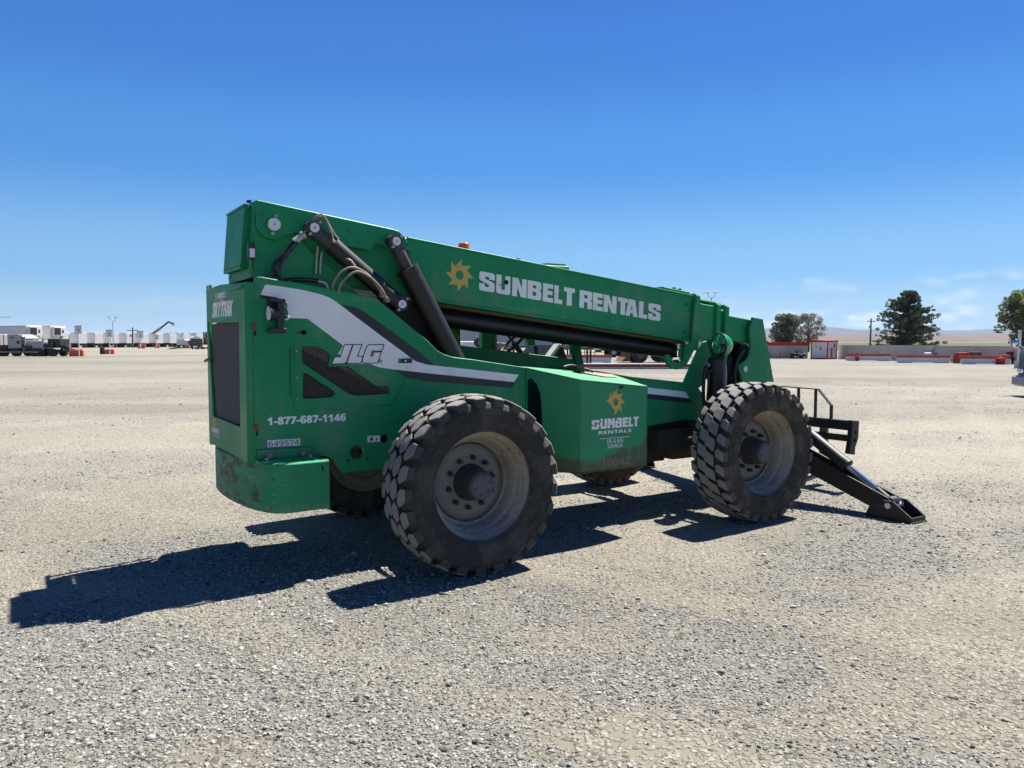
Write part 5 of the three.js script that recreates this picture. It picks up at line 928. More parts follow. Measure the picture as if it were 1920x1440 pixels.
{ // far wood on the left horizon
  const R = rng(91), spots = [], far = [];
  for (let i = 0; i < 520; i++) { const s = R(), x = mix(-260, -120, s), z = -mix(380, 430, R()), hh = mix(4.2, 6.6, R()) * (0.92 + 0.2 * smooth(-190, -150, x)); spots.push([x, hh * 0.45, z, hh * 0.55]); }
  const g = leafCloud(spots, 9, 0.75, [0.05, 0.065, 0.03], R); const m = mesh('distant_wood', g, LEAF, scene, true);
  m.userData = { kind: 'stuff', label: 'low dark wood along the horizon behind the trailers', category: 'trees' };
}
function shrub(x, z, w, h, label, tint, seed) { const R = rng(seed), t = thing('dry_shrub', label, 'shrub', [x, 0, z]), s = []; for (let i = 0; i < 14; i++) { const y = R(); s.push([(R() - 0.5) * w * (1 - 0.6 * y), y * h * 0.8 + 0.1, (R() - 0.5) * w * 0.6, w * 0.24]); } mesh('stems', [limb([0, 0, 0], [0.05, h * 0.8, 0], 0.02, 0.01), limb([0, 0, 0], [-0.15, h * 0.6, 0.05], 0.02, 0.01)], MT.bark, t); mesh('foliage', leafCloud(s, 900, 0.05, tint, R, 1), LEAF, t, true); }
shrub(34.0, -68.5, 0.55, 1.0, 'tall dry grey shrub against the concrete wall between two barriers', [0.16, 0.13, 0.09], 61);
shrub(35.1, -61.5, 0.6, 0.34, 'low orange dry shrub at the foot of the wall', [0.35, 0.19, 0.06], 63);

// --- right side: walls, shed, barriers ---
{ // boundary wall of concrete panels
  const w = thing('concrete_wall', 'long grey concrete panel wall behind the striped barriers', 'wall', [31.6, 0, -74.5], 0);
  const L = 34, dir = Math.atan2(24, 8.5); w.rotation.y = -dir;
  for (let i = 0; i < 17; i++) { const k = 0.94 + 0.12 * hash2(i, 3, 8); mesh('panel', [bx(1.985, 1.3, 0.16, 1 + i * 2, 0.65, 0)], i % 3 ? MT.concrete : (MT.concreteB ??= worn([0.45, 0.42, 0.37], 0.95)), w); }
  mesh('coping', [bx(L, 0.05, 0.20, L / 2, 1.325, 0)], MT.concrete, w);
}
{ // low store building with a red fascia
  const b = thing('store_building', 'low grey wall of a store with a red fascia along its top', 'building', [24.6, 0, -76.5], 0.0);
  mesh('wall', [bx(9.6, 1.28, 1.2, 0, 0.64, -0.6)], MT.concrete, b);
  mesh('fascia', [bx(9.7, 0.34, 1.4, 0, 1.45, -0.6)], MT.red, b);
  mesh('roller_shutter', [bx(1.1, 1.15, 0.06, 3.55, 0.58, 0.02)], MT.galv, b);
  mesh('gable', [plate([[-4.5, 1.62], [1.0, 1.62], [0.2, 2.15], [-3.7, 2.15]], -0.2, 0.9)], MT.red, b);
}
for (const px of [0, 1, 2]) { const t = thing('bollard', 'thin red bollard in front of the low store wall', 'bollard', [25.4 + px * 1.05, 0, -75.9], 0, 'red bollards by the store'); mesh('post', [cyl([0, 0, 0], [0, 0.62, 0], 0.05)], MT.red, t); mesh('cap', [cyl([0, 0.62, 0], [0, 0.66, 0], 0.05, 0.02)], MT.red, t); }
function cart(x, z, turn, label, body, s = 1, group) {     // small four-wheeled utility vehicle
  const t = thing('utility_vehicle', label, 'vehicle', [x, 0, z], turn, group); t.scale.setScalar(s);
  mesh('body', [rb(1.5, 0.22, 0.75, 0.06, 0, 0.42, 0), rb(0.45, 0.22, 0.72, 0.08, 0.62, 0.56, 0), rb(0.55, 0.2, 0.74, 0.03, -0.5, 0.60, 0)], body, t);
  mesh('seat', [rb(0.4, 0.12, 0.65, 0.04, 0.0, 0.58, 0), rb(0.1, 0.34, 0.65, 0.04, -0.18, 0.74, 0)], MT.black, t);
  mesh('roll_bar', [tube([[-0.2, 0.5, 0.33], [-0.15, 1.0, 0.33], [0.25, 1.05, 0.33], [0.5, 0.62, 0.33]], 0.022, 14, 6), tube([[-0.2, 0.5, -0.33], [-0.15, 1.0, -0.33], [0.25, 1.05, -0.33], [0.5, 0.62, -0.33]], 0.022, 14, 6), cyl([-0.15, 1.0, -0.33], [-0.15, 1.0, 0.33], 0.022)], MT.dark, t);
  mesh('handlebar', [cyl([0.42, 0.62, 0], [0.3, 0.88, 0], 0.02), cyl([0.3, 0.88, -0.28], [0.3, 0.88, 0.28], 0.018)], MT.dark, t);
  for (const wx of [0.55, -0.52]) for (const wz of [0.38, -0.38]) { const w = mesh('wheel', [cyl([wx, 0.24, wz - 0.1], [wx, 0.24, wz + 0.1], 0.24, 0.24, 18)], MT.black, t); mesh('hub', [cyl([wx, 0.24, wz + Math.sign(wz) * 0.1], [wx, 0.24, wz + Math.sign(wz) * 0.115], 0.1)], MT.steel, w); }
  return t;
}
cart(27.95, -75.2, 0.05, 'small black utility vehicle parked in front of the roller shutter', MT.black, 0.8);
cart(35.5, -64.2, 2.9, 'white quad bike with a dark rider frame behind the barrier', MT.paintWhite, 1.15);
cart(37.6, -57.9, 0.2, 'red quad bike behind the barrier by the sign post', MT.red, 1.0);
{ // kiosk
  const k = thing('ticket_kiosk', 'small white kiosk trimmed in red paint beside the concrete wall', 'kiosk', [30.1, 0, -74.3], -0.95);
  mesh('wall', [bx(1.75, 1.62, 1.5, 0, 0.81, 0)], MT.paintWhite, k);
  mesh('roof', [plate([[-0.98, 1.86], [0.98, 1.78], [0.98, 1.62], [-0.98, 1.62]], 0.85, 1.7)], MT.red, k);
  for (const [x, z] of [[-0.86, 0.74], [0.86, 0.74], [0.86, -0.74], [-0.86, -0.74]]) mesh('corner_trim', [bx(0.10, 1.6, 0.10, x, 0.8, z)], MT.orange, k);
  mesh('base_trim', [bx(1.78, 0.11, 1.53, 0, 0.055, 0)], MT.red, k);
  const d = mesh('door', [bx(0.03, 0.95, 0.30, 0.885, 0.62, 0.12)], MT.orange, k); mesh('handle', [bx(0.02, 0.06, 0.03, 0.905, 0.6, 0.22)], MT.steel, d);
  mesh('notice', [bx(0.17, 0.28, 0.02, 0.12, 1.02, 0.76)], MT.orange, k); mesh('window', [bx(0.02, 0.3, 0.2, 0.885, 1.32, -0.35)], MT.glass, k);
  mesh('wall_lamp', [bx(0.10, 0.10, 0.05, -0.35, 1.22, 0.77)], MT.dark, k);
}
function barrier(x, z, len, turn, label, hgtB = 0.62, group = 'concrete barriers with red painted tops') {
  const t = thing('concrete_barrier', label, 'barrier', [x, 0, z], turn, group);
  const sec = (pts, l) => new THREE.ExtrudeGeometry(shapeOf(pts), { depth: l, bevelEnabled: false }).rotateY(Math.PI / 2).translate(-l / 2, 0, 0);
  const h = hgtB;
  const b = mesh('base', [sec([[-0.26, 0.04], [0.26, 0.04], [0.22, 0.12], [0.13, 0.26], [0.105, h * 0.64], [-0.105, h * 0.64], [-0.13, 0.26], [-0.22, 0.12]], len)], MT.paintWhite, t);
  mesh('painted_top', [sec([[-0.105, h * 0.64], [0.105, h * 0.64], [0.08, h], [-0.08, h]], len)], MT.orange, t);
  for (const s of [-0.22, 0.22]) mesh('drain_foot', [bx(len * 0.24, 0.04, 0.46, len * s * 1.55, 0.02, 0)], MT.dark, b);
  return t;
}
barrier(31.15, -67.3, 3.6, -0.25, 'concrete barrier with red top next to the small kiosk');
barrier(32.5, -60.8, 3.85, -0.18, 'concrete barrier with red top between the two dry shrubs');
barrier(35.2, -57.2, 3.3, -0.18, 'concrete barrier with red top in front of the rusty attachments');
barrier(39.0, -57.4, 3.3, -0.18, 'concrete barrier with red top running behind the grey truck');
{ const t = thing('red_attachment', 'stack of red steel attachments and dark plates behind a barrier', 'machinery', [35.3, 0, -59.6]); t.scale.set(0.9, 0.85, 0.9);
  each('steel_section', [rb(1.9, 0.22, 0.8, 0.03, 0, 0.72, 0), rb(1.5, 0.14, 0.7, 0.03, -0.2, 0.91, 0), rb(0.3, 0.75, 0.9, 0.03, -0.85, 0.37, 0), rb(0.3, 0.6, 0.9, 0.03, 0.75, 0.3, 0)], MT.red, t);
  each('dark_plate', [rb(0.95, 0.10, 0.7, 0.02, 0.45, 1.02, 0), rb(0.85, 0.2, 0.6, 0.02, 0.5, 0.87, 0.12)], MT.black, t); }
{ const t = thing('red_coupler', 'red steel coupler block standing before the barrier', 'machinery', [36.0, 0, -56.7]); mesh('block', [rb(0.55, 0.36, 0.3, 0.03, 0, 0.30, 0)], MT.red, t); mesh('stem', [cyl([0, 0.4, 0], [0.02, 0.62, 0], 0.06)], MT.label, t); mesh('foot', [bx(0.4, 0.12, 0.4, 0, 0.06, 0)], MT.dark, t); }
{ const t = thing('red_coupler', 'dark red hitch block on the barrier next to the kiosk', 'machinery', [30.0, 0, -66.9]); mesh('block', [rb(0.34, 0.34, 0.24, 0.05, 0, 0.26, 0)], MT.red, t); mesh('stem', [cyl([0, 0.4, 0], [0.03, 0.70, 0], 0.035)], MT.dark, t); mesh('foot', [bx(0.25, 0.10, 0.25, 0, 0.05, 0)], MT.dark, t); }
{ const t = thing('sign_post', 'tall narrow white sign post standing at the end of the barriers', 'sign', [32.25, 0, -49]); mesh('post', [bx(0.09, 2.42, 0.06, 0, 1.21, 0)], MT.paintWhite, t); mesh('sign_panel', [bx(0.2, 1.0, 0.03, 0, 1.92, 0.045)], MT.paintWhite, t); mesh('number', [textFilm('4', font, -0.05, 2.15, 0.09, 0.13, 0.062)], MT.black, t); mesh('base', [bx(0.3, 0.45, 0.3, 0, 0.225, -0.02)], MT.concrete, t); }
{ const t = thing('pipe_post', 'slim pale pipe post standing against the wall', 'post', [39.2, 0, -60.6]); mesh('pipe', [cyl([0, 0, 0], [0, 1.85, 0], 0.045)], MT.paintWhite, t); mesh('cap', [cyl([0, 1.85, 0], [0, 1.89, 0], 0.06)], MT.galv, t); }
function powerPole(x, z, h, label) { const t = thing('utility_pole', label, 'pole', [x, 0, z], 0.3); mesh('pole', [cyl([0, 0, 0], [0.15, h, 0], 0.24, 0.16, 10)], MT.wood, t); mesh('crossarm', [bx(2.6, 0.16, 0.16, 0.1, h - 0.8, 0.2)], MT.wood, t); each('insulator', [-1.1, -0.5, 0.7, 1.2].map((q) => cyl([q, h - 0.7, 0.2], [q, h - 0.45, 0.2], 0.06)), MT.galv, t); mesh('transformer', [cyl([-0.35, h - 2.6, 0.2], [-0.35, h - 1.8, 0.2], 0.26)], MT.galv, t); }
powerPole(93.0, -200, 7.6, 'wooden utility pole with a crossarm in front of the brown hills');
powerPole(-101, -205, 5.4, 'short wooden utility pole rising behind the row of trailers');
function lampPole(x, z, h, label) { const t = thing('light_pole', label, 'lamp post', [x, 0, z]); mesh('pole', [cyl([0, 0, 0], [0, h, 0], 0.13, 0.09, 10)], MT.galv, t); for (const s of [-1, 1]) { mesh('arm', [tube([[0, h - 0.1, 0], [s * 0.5, h + 0.15, 0], [s * 0.75, h + 0.75, 0], [s * 0.8, h + 1.0, 0]], 0.06, 12, 6)], MT.galv, t); mesh('lamp_head', [rb(1.1, 0.14, 0.4, 0.05, s * 1.0, h + 1.05, 0, 0, 0, s < 0 ? 0.0 : 0.06)], MT.galv, t); } }
lampPole(38.7, -150, 10.2, 'twin-headed light pole rising above the boom collar');
lampPole(-103.5, -200, 6.9, 'twin-headed light pole rising above the trailer row');
{ const t = thing('street_lamp', 'curved arm street lamp beyond the refrigerated trailers', 'lamp post', [-84, 0, -118]); mesh('pole', [cyl([0, 0, 0], [0, 4.6, 0], 0.08)], MT.galv, t); mesh('arm', [tube([[0, 4.6, 0], [3.0, 5.0, 0], [6.2, 5.4, 0], [7.0, 5.42, 0]], 0.05, 16, 6)], MT.galv, t); mesh('lamp_head', [rb(0.6, 0.1, 0.25, 0.04, 7.2, 5.4, 0)], MT.galv, t); }

{ // truck at the right edge, its front towards the machine
  const t = thing('parked_truck', 'grey truck with a silver bumper and a round-backed wing mirror', 'truck', [15.78, 0, -23.2], -0.12);
  mesh('hood', [plate([[0.0, 0.62], [0.02, 1.30], [0.10, 1.42], [1.5, 1.60], [1.5, 0.55], [0.35, 0.55]], 1.0, 2.0, [], 0.05)], MT.truckGrey, t);
  const cb = mesh('cab', [plate([[1.45, 0.6], [1.45, 1.60], [2.1, 2.45], [3.4, 2.5], [3.5, 0.6]], 1.05, 2.1, [], 0.05)], MT.truckGrey, t);
  mesh('windscreen', [bar([1.50, 1.66, 0], [2.08, 2.40, 0], 1.8, 0.02)], MT.glass, cb); mesh('side_window', [plate([[2.0, 1.7], [2.3, 2.3], [3.2, 2.32], [3.2, 1.7]], 1.06, 0.02)], MT.glass, cb);
  mesh('door_handle', [bx(0.15, 0.03, 0.03, 3.1, 1.5, 1.07)], MT.chrome, cb);
  const b = mesh('bumper', [plate([[-0.13, 0.36], [-0.13, 0.58], [-0.06, 0.64], [0.35, 0.64], [0.35, 0.45], [0.02, 0.30]], 1.08, 2.16, [], 0.03)], worn([0.24, 0.24, 0.25], 0.4), t);
  mesh('fog_lamp', [bx(0.02, 0.12, 0.14, -0.135, 0.48, 0.85)], MT.cavity, b);
  mesh('headlight', [rb(0.1, 0.16, 0.34, 0.04, 0.02, 0.78, 0.82)], MT.chrome, t); mesh('headlight', [rb(0.1, 0.16, 0.34, 0.04, 0.02, 0.78, -0.82)], MT.chrome, t);
  mesh('grille', [bx(0.03, 0.45, 1.1, 0.0, 1.0, 0)], MT.black, t);
  for (const z of [1.22, -1.22]) { const m = mesh('wing_mirror', [new THREE.SphereGeometry(0.15, 18, 12).scale(0.75, 0.95, 0.55).translate(0.02, 1.63, z * 0.95)], MT.chrome, t); mesh('mirror_arm', [tube([[0.06, 1.55, z * 0.92], [0.20, 1.42, z * 0.85], [0.3, 1.36, z * 0.78]], 0.018, 10, 6)], MT.black, m); }
  mesh('chassis', [bx(6.0, 0.2, 0.8, 3.2, 0.62, 0)], MT.dark, t); mesh('load_bed', [rb(3.0, 1.3, 2.1, 0.04, 5.1, 1.4, 0)], MT.truckGrey, t);
  for (const x of [0.85, 5.2]) for (const z of [0.88, -0.88]) { const w = mesh('wheel', [cyl([x, 0.42, z - 0.14], [x, 0.42, z + 0.14], 0.42, 0.42, 26)], MT.tyre, t); mesh('rim', [cyl([x, 0.42, z + Math.sign(z) * 0.10], [x, 0.42, z + Math.sign(z) * 0.15], 0.24)], MT.steel, w); }
}

// --- middle distance, seen under the boom ---
function semiTrailer(x, z, turn, o) {      // box body, bogie, landing legs; +x is its nose
  const { label, L = 13, H = 2.85, W = 2.55, floor = 1.15, body = MT.trailer, reefer = false, doors = true, group } = o;
  const t = thing(o.name ?? 'box_trailer', label, 'trailer', [x, 0, z], turn, group);
  const bd = mesh('body', [rb(L, H, W, 0.05, 0, floor + H / 2, 0)], body, t);
  mesh('side_rail', [bx(L - 0.1, 0.14, 0.04, 0, floor + 0.02, W / 2 + 0.01)], MT.dark, bd); mesh('top_rail', [bx(L - 0.1, 0.1, 0.03, 0, floor + H - 0.05, W / 2 + 0.012)], MT.galv, bd);
  if (reefer) { const u = mesh('cooling_unit', [rb(0.5, 1.5, W * 0.8, 0.08, L / 2 + 0.25, floor + H - 0.85, 0)], MT.paintWhite, t); mesh('unit_grille', [bx(0.03, 1.1, W * 0.42, L / 2 + 0.51, floor + H - 0.85, 0.42)], MT.black, u); mesh('unit_panel', [bx(0.03, 0.5, 0.25, L / 2 + 0.51, floor + H - 0.85, -0.5)], MT.dark, u); }
  if (doors) { for (const s of [-1, 1]) mesh('rear_door', [bx(0.03, H - 0.2, W / 2 - 0.06, -L / 2 - 0.015, floor + H / 2, s * (W / 4))], MT.paintWhite, t); mesh('lock_bar', [cyl([-L / 2 - 0.05, floor + 0.2, 0.3], [-L / 2 - 0.05, floor + H - 0.2, 0.3], 0.025)], MT.galv, t); mesh('lock_bar', [cyl([-L / 2 - 0.05, floor + 0.2, -0.3], [-L / 2 - 0.05, floor + H - 0.2, -0.3], 0.025)], MT.galv, t); }
  mesh('bogie', [bx(2.6, 0.3, 1.1, -L / 2 + 2.2, 0.85, 0), bx(0.05, 0.5, W, -L / 2 + 0.1, 0.75, 0)], MT.dark, t);
  for (const q of [1.5, 2.8]) for (const s of [-1, 1]) { const w = mesh('wheel', [cyl([-L / 2 + q, 0.5, s * 0.62], [-L / 2 + q, 0.5, s * 1.2], 0.5, 0.5, 18)], MT.tyre, t); mesh('hub', [cyl([-L / 2 + q, 0.5, s * 1.2], [-L / 2 + q, 0.5, s * 1.22], 0.26)], MT.galv, w); }
  for (const s of [-1, 1]) { const l = mesh('landing_leg', [bx(0.14, floor, 0.14, L / 2 - 2.6, floor / 2, s * 0.8)], MT.dark, t); mesh('leg_foot', [bx(0.3, 0.05, 0.3, L / 2 - 2.6, 0.025, s * 0.8)], MT.dark, l); }
  return t;
}
semiTrailer(1.2, -72, 0.08, { label: 'long grey-blue box trailer standing behind the open cab', L: 13.5, body: MT.trailerGrey });
semiTrailer(15.2, -84, 0.12, { label: 'pale low dry van trailer standing beyond the barrier with the notice', L: 12, H: 2.6, floor: 0.75, body: MT.trailer });
{ const t = thing('cab_truck', 'white truck cab with dark stack parked at the end of the grey trailer', 'truck', [-5.6, 0, -67], 0.1);
  const c = mesh('cab', [rb(2.2, 2.1, 2.3, 0.12, 0, 1.75, 0)], MT.paintWhite, t); mesh('windscreen', [bx(0.04, 0.8, 2.0, 1.11, 2.2, 0)], MT.glass, c); mesh('side_window', [bx(0.8, 0.65, 0.04, 0.3, 2.2, 1.16)], MT.glass, c);
  mesh('hood', [rb(1.5, 1.0, 1.9, 0.1, 1.75, 1.2, 0)], MT.paintWhite, t); mesh('exhaust_stack', [cyl([-1.3, 0.8, 1.0], [-1.3, 3.3, 1.0], 0.09)], MT.dark, t); mesh('chassis', [bx(6.5, 0.3, 0.9, -1.0, 0.75, 0)], MT.dark, t);
  for (const x of [1.7, -2.4, -3.7]) for (const s of [-1, 1]) mesh('wheel', [cyl([x, 0.5, s * 0.75], [x, 0.5, s * 1.15], 0.5, 0.5, 18)], MT.tyre, t); }
function axleCart(x, z, label, turn) { const t = thing('wheel_dolly', label, 'dolly', [x, 0, z], turn); mesh('deck', [bx(3.0, 0.16, 1.8, 0, 1.22, 0)], MT.wood, t); for (const lx of [-1.3, 1.3]) for (const lz of [-0.75, 0.75]) mesh('leg', [bx(0.12, 1.14, 0.12, lx, 0.57, lz)], MT.dark, t); mesh('axle', [cyl([-0.7, 1.6, 0], [0.9, 1.5, 0.1], 0.1), cyl([0.5, 1.55, -0.5], [0.5, 1.55, 0.5], 0.07)], MT.hose, t); for (const [wx, wz] of [[-0.8, 0.55], [-0.8, -0.55]]) { const w = mesh('wheel', [cyl([wx, 1.62, wz - 0.12], [wx, 1.62, wz + 0.12], 0.32, 0.32, 22)], MT.tyre, t); mesh('hub', [cyl([wx, 1.62, wz + 0.12], [wx, 1.62, wz + 0.14], 0.17)], MT.hose, w); } }
axleCart(-1.3, -50, 'rusty axle with tan hubs lying on a timber bench beyond the cab', 0.15);
axleCart(3.9, -52, 'grey-hubbed axle on a timber bench beside the grey trailer', 0.05);
barrier(6.7, -61.5, 2.5, -0.15, 'concrete barrier with red top near the notice board', 0.62);
barrier(3.6, -62.0, 2.5, -0.1, 'concrete barrier with red top partly behind the cab', 0.62);
{ const t = thing('notice_board', 'white notice board on a thin post beyond the barrier', 'sign', [6.55, 0, -64]); mesh('post', [cyl([0, 0, 0], [0, 1.2, 0], 0.03)], MT.galv, t); mesh('board', [bx(0.55, 0.45, 0.03, 0, 1.25, 0.04)], MT.paintWhite, t); mesh('board_print', [bx(0.4, 0.05, 0.004, 0, 1.36, 0.058)], MT.dark, t); mesh('board_print', [bx(0.34, 0.05, 0.004, 0, 1.25, 0.058)], MT.dark, t); }
{ // long painted kerb
  const t = thing('striped_kerb', 'long low white concrete kerb with a dark red stripe', 'kerb', [1.9, 0, -47.6], -0.03);
  for (let i = 0; i < 5; i++) { const p = mesh('kerb_block', [rb(3.96, 0.34, 0.5, 0.03, -8 + i * 4, 0.17, 0)], MT.concrete, t); mesh('red_stripe', [bx(3.96, 0.13, 0.006, -8 + i * 4, 0.19, 0.252)], worn([0.20, 0.012, 0.022], 0.7), p); }
}
{ // wheel loader in the gap
  const t = thing('wheel_loader', 'rusty dark wheel loader parked beyond the striped kerb', 'loader', [10.9, 0, -62], 0.1);
  mesh('body', [rb(2.6, 0.8, 1.6, 0.1, 0.5, 1.45, 0)], MT.rust, t); mesh('cab', [rb(1.0, 1.1, 1.4, 0.06, 0.1, 2.3, 0)], MT.dark, t); mesh('chassis', [bx(3.4, 0.35, 0.9, 0, 0.75, 0)], MT.dark, t);
  mesh('bucket', [plate([[-2.4, 0.1], [-1.7, 0.12], [-1.6, 0.9], [-1.8, 1.0], [-2.0, 0.5]], 1.1, 2.2)], MT.rust, t); mesh('lift_arm', [bar([-1.8, 0.6, 0.5], [-0.2, 1.5, 0.5], 0.2, 0.12)], MT.rust, t); mesh('lift_arm', [bar([-1.8, 0.6, -0.5], [-0.2, 1.5, -0.5], 0.2, 0.12)], MT.rust, t);
  for (const x of [-0.9, 1.2]) for (const s of [-1, 1]) { const w = mesh('wheel', [cyl([x, 0.62, s * 0.75], [x, 0.62, s * 1.2], 0.62, 0.62, 20)], MT.tyre, t); mesh('rim', [cyl([x, 0.62, s * 1.2], [x, 0.62, s * 1.22], 0.3)], MT.rust, w); }
}
{ const t = thing('mesh_fence', 'low red rail fence far beyond the loader', 'fence', [10.5, 0, -92]); for (let i = 0; i < 7; i++) mesh('post', [bx(0.1, 1.1, 0.1, -3 + i * 1.2, 0.55, 0)], MT.red, t); for (const y of [0.4, 1.0]) mesh('rail', [bx(7.4, 0.08, 0.06, 0.6, y, 0.06)], MT.red, t); }

// --- left side: trailers, trucks, lane signs ---
const axis = (deg) => deg * Math.PI / 180;
// trailers parked side by side; noses or doors look towards the yard
for (let i = -2; i < 8; i++) {
  const D = 206 + i * 3.6, x = -110.4 + i * 2.75 - (D - 206) * 0.1, z = -D;              // where the nose stands
  semiTrailer(x - 6.5 * 0.906, z - 6.5 * 0.423, axis(-25), { label: 'white dry van trailer parked in the long row', L: 13, group: 'white trailers parked in a row', H: 2.8 });
}
semiTrailer(-81.5, -124, axis(-24), { name: 'refrigerated_trailer', label: 'tall white refrigerated trailer at the outer end, next to the street lamp', L: 14, H: 3.0, reefer: true, group: 'refrigerated trailers' });
semiTrailer(-79.8, -127.5, axis(-24), { name: 'refrigerated_trailer', label: 'tall white refrigerated trailer closer to the row of dry vans', L: 14, H: 3.0, reefer: true, group: 'refrigerated trailers' });
MT.shadedWhite = worn([0.36, 0.36, 0.35], 0.6);  // white paint darkened, the shade on the truck boxes is in the colour
{ const t = thing('service_truck', 'long dark flatbed truck with white cabinets, tank and a black engine at its end', 'truck', [-55.4, 0, -88.5], axis(-4)); t.scale.set(1, 0.9, 1);
  mesh('chassis', [bx(9.6, 0.28, 1.2, 0, 0.72, 0), bx(6.5, 0.1, 2.2, -1.2, 0.95, 0)], MT.dark, t);
  mesh('tank_body', [rb(2.3, 0.95, 2.0, 0.12, 1.3, 1.5, 0)], MT.shadedWhite, t); mesh('tank_rail', [tube([[0.2, 2.15, 1.0], [0.5, 2.22, 1.0], [2.3, 2.2, 1.0], [2.6, 2.1, 1.0]], 0.04, 14, 6)], MT.dark, t);
  mesh('engine', [rb(1.5, 1.1, 1.7, 0.08, 3.45, 1.65, 0), cyl([3.2, 1.4, 0.9], [3.2, 1.4, 1.1], 0.35), cyl([3.9, 2.0, 0.2], [3.9, 2.6, 0.2], 0.07)], MT.black, t);
  const c = mesh('cabinet', [rb(1.7, 1.75, 2.0, 0.04, -1.1, 1.9, 0)], MT.shadedWhite, t); mesh('awning', [plate([[-0.5, 2.75], [0.35, 2.3], [0.35, 2.25], [-0.5, 2.6]], 1.05, 2.1)], MT.paintWhite, c); mesh('cabinet_window', [bx(0.4, 0.4, 0.03, -0.65, 1.75, 1.01)], MT.glass, c); mesh('cabinet_sign', [bx(0.5, 0.12, 0.02, -1.35, 2.35, 1.005)], MT.dark, c);
  const cb = mesh('cab', [rb(1.8, 1.9, 2.1, 0.1, -3.7, 1.85, 0)], MT.shadedWhite, t); mesh('cab_window', [bx(0.95, 0.5, 0.04, -3.6, 2.3, 1.06)], MT.glass, cb); mesh('exhaust_stack', [cyl([-2.45, 1.0, 0.9], [-2.45, 2.75, 0.9], 0.08)], MT.galv, cb);
  mesh('side_beam', [bx(7.6, 0.22, 0.12, -1.9, 0.55, 1.25)], MT.hose, t); mesh('tow_bar', [bar([4.6, 0.8, 0], [6.3, 0.75, 0], 0.2, 0.2), bar([4.6, 1.1, 0.3], [5.6, 0.8, 0.1], 0.1, 0.1)], MT.dark, t);
  each('stake', [bx(0.12, 1.6, 0.12, 0.25, 1.7, 1.1), bx(0.12, 1.5, 0.12, 2.35, 1.6, 1.1), bx(0.1, 1.9, 0.1, 5.4, 1.75, 0.9)], MT.galv, t);
  mesh('tool_box', [rb(1.0, 0.45, 0.5, 0.04, -2.4, 1.2, 1.0)], MT.dark, t); mesh('tool_box', [rb(0.8, 0.4, 0.5, 0.04, 0.5, 1.15, 1.0)], MT.black, t); mesh('hose_reel', [cyl([2.75, 1.35, 0.95], [2.75, 1.35, 1.2], 0.32, 0.32, 20)], MT.dark, t); mesh('ladder', [bar([-0.2, 1.0, 1.04], [-0.2, 2.7, 1.04], 0.05, 0.05), bar([0.1, 1.0, 1.04], [0.1, 2.7, 1.04], 0.05, 0.05), bx(0.3, 0.04, 0.04, -0.05, 1.4, 1.04), bx(0.3, 0.04, 0.04, -0.05, 1.9, 1.04), bx(0.3, 0.04, 0.04, -0.05, 2.4, 1.04)], MT.dark, t);
  mesh('pump', [rb(0.9, 0.6, 0.8, 0.1, 4.6, 1.2, 0.4)], MT.dark, t); mesh('coiled_cable', [new THREE.TorusGeometry(0.3, 0.09, 8, 20).translate(4.9, 1.0, 1.0)], MT.black, t);
  for (const x of [-4.3, -2.4, -0.9, 1.2, 1.9, 3.4]) for (const s of [-1, 1]) { const w = mesh('wheel', [cyl([x, 0.48, s * 0.7], [x, 0.48, s * 1.15], 0.48, 0.48, 18)], MT.tyre, t); mesh('hub', [cyl([x, 0.48, s * 1.15], [x, 0.48, s * 1.17], 0.2)], MT.dark, w); } }
function laneSign(x, z, num, h, s, label) {
  const t = thing('lane_sign', label, 'sign', [x, 0, z], 0.25, 'numbered lane signs');
  mesh('post', [cyl([0, 0, 0], [0, h, 0], 0.05 * s, 0.05 * s, 10)], MT.paintWhite, t);
  const p = mesh('sign_panel', [bx(0.74 * s, 0.85 * s, 0.05, 0, h - 0.42 * s, 0.06)], MT.paintWhite, t); mesh('sign_header', [bx(0.74 * s, 0.07 * s, 0.06, 0, h + 0.03 * s, 0.06)], MT.rust, p);
  mesh('sign_number', textFilm(num, font, -0.09 * s, h - 0.62 * s, 0.19 * s, 0.34 * s, 0.09), MT.black, p);
}
function waterBarrier(x, z, w, h, label) { const t = thing('orange_barrier', label, 'barrier', [x, 0, z], 0.25, 'orange plastic barriers under the lane signs'); mesh('body', [plate([[-w / 2, 0], [w / 2, 0], [w / 2, h * 0.9], [w / 2 - 0.12, h], [-w / 2 + 0.12, h], [-w / 2, h * 0.9]], 0.3, 0.6, [], 0.03)], MT.orange, t); mesh('rib', [bx(0.06, h * 0.9, 0.03, w * 0.12, h * 0.47, 0.31)], MT.orange, t); mesh('fill_cap', [cyl([0, h, 0], [0, h + 0.05, 0], 0.08)], MT.paintWhite, t); }
laneSign(-49.1, -87.3, '1', 3.4, 1, 'white lane sign reading 1 beside the flatbed truck');
waterBarrier(-49.7, -87.9, 1.45, 0.72, 'wide orange plastic barrier next to the flatbed truck');
laneSign(-53.3, -102, '2', 3.15, 1.05, 'white lane sign reading 2 beside the dark steel drum');
waterBarrier(-53.6, -102.6, 1.1, 0.66, 'orange plastic barrier touching the dark steel drum');
laneSign(-87.8, -182, '3', 4.0, 1.9, 'large white lane sign reading 3 before the trailer row');
waterBarrier(-88.0, -183, 1.6, 0.95, 'bulky orange plastic barrier under the larger far sign');
laneSign(-89.5, -194, '4', 3.3, 1.4, 'smaller white lane sign reading 4 close to the trailers');
waterBarrier(-89.8, -195, 1.1, 0.9, 'narrow orange plastic barrier under the smaller far sign');
waterBarrier(-88.2, -209, 1.2, 0.7, 'orange plastic barrier beside the small white van');
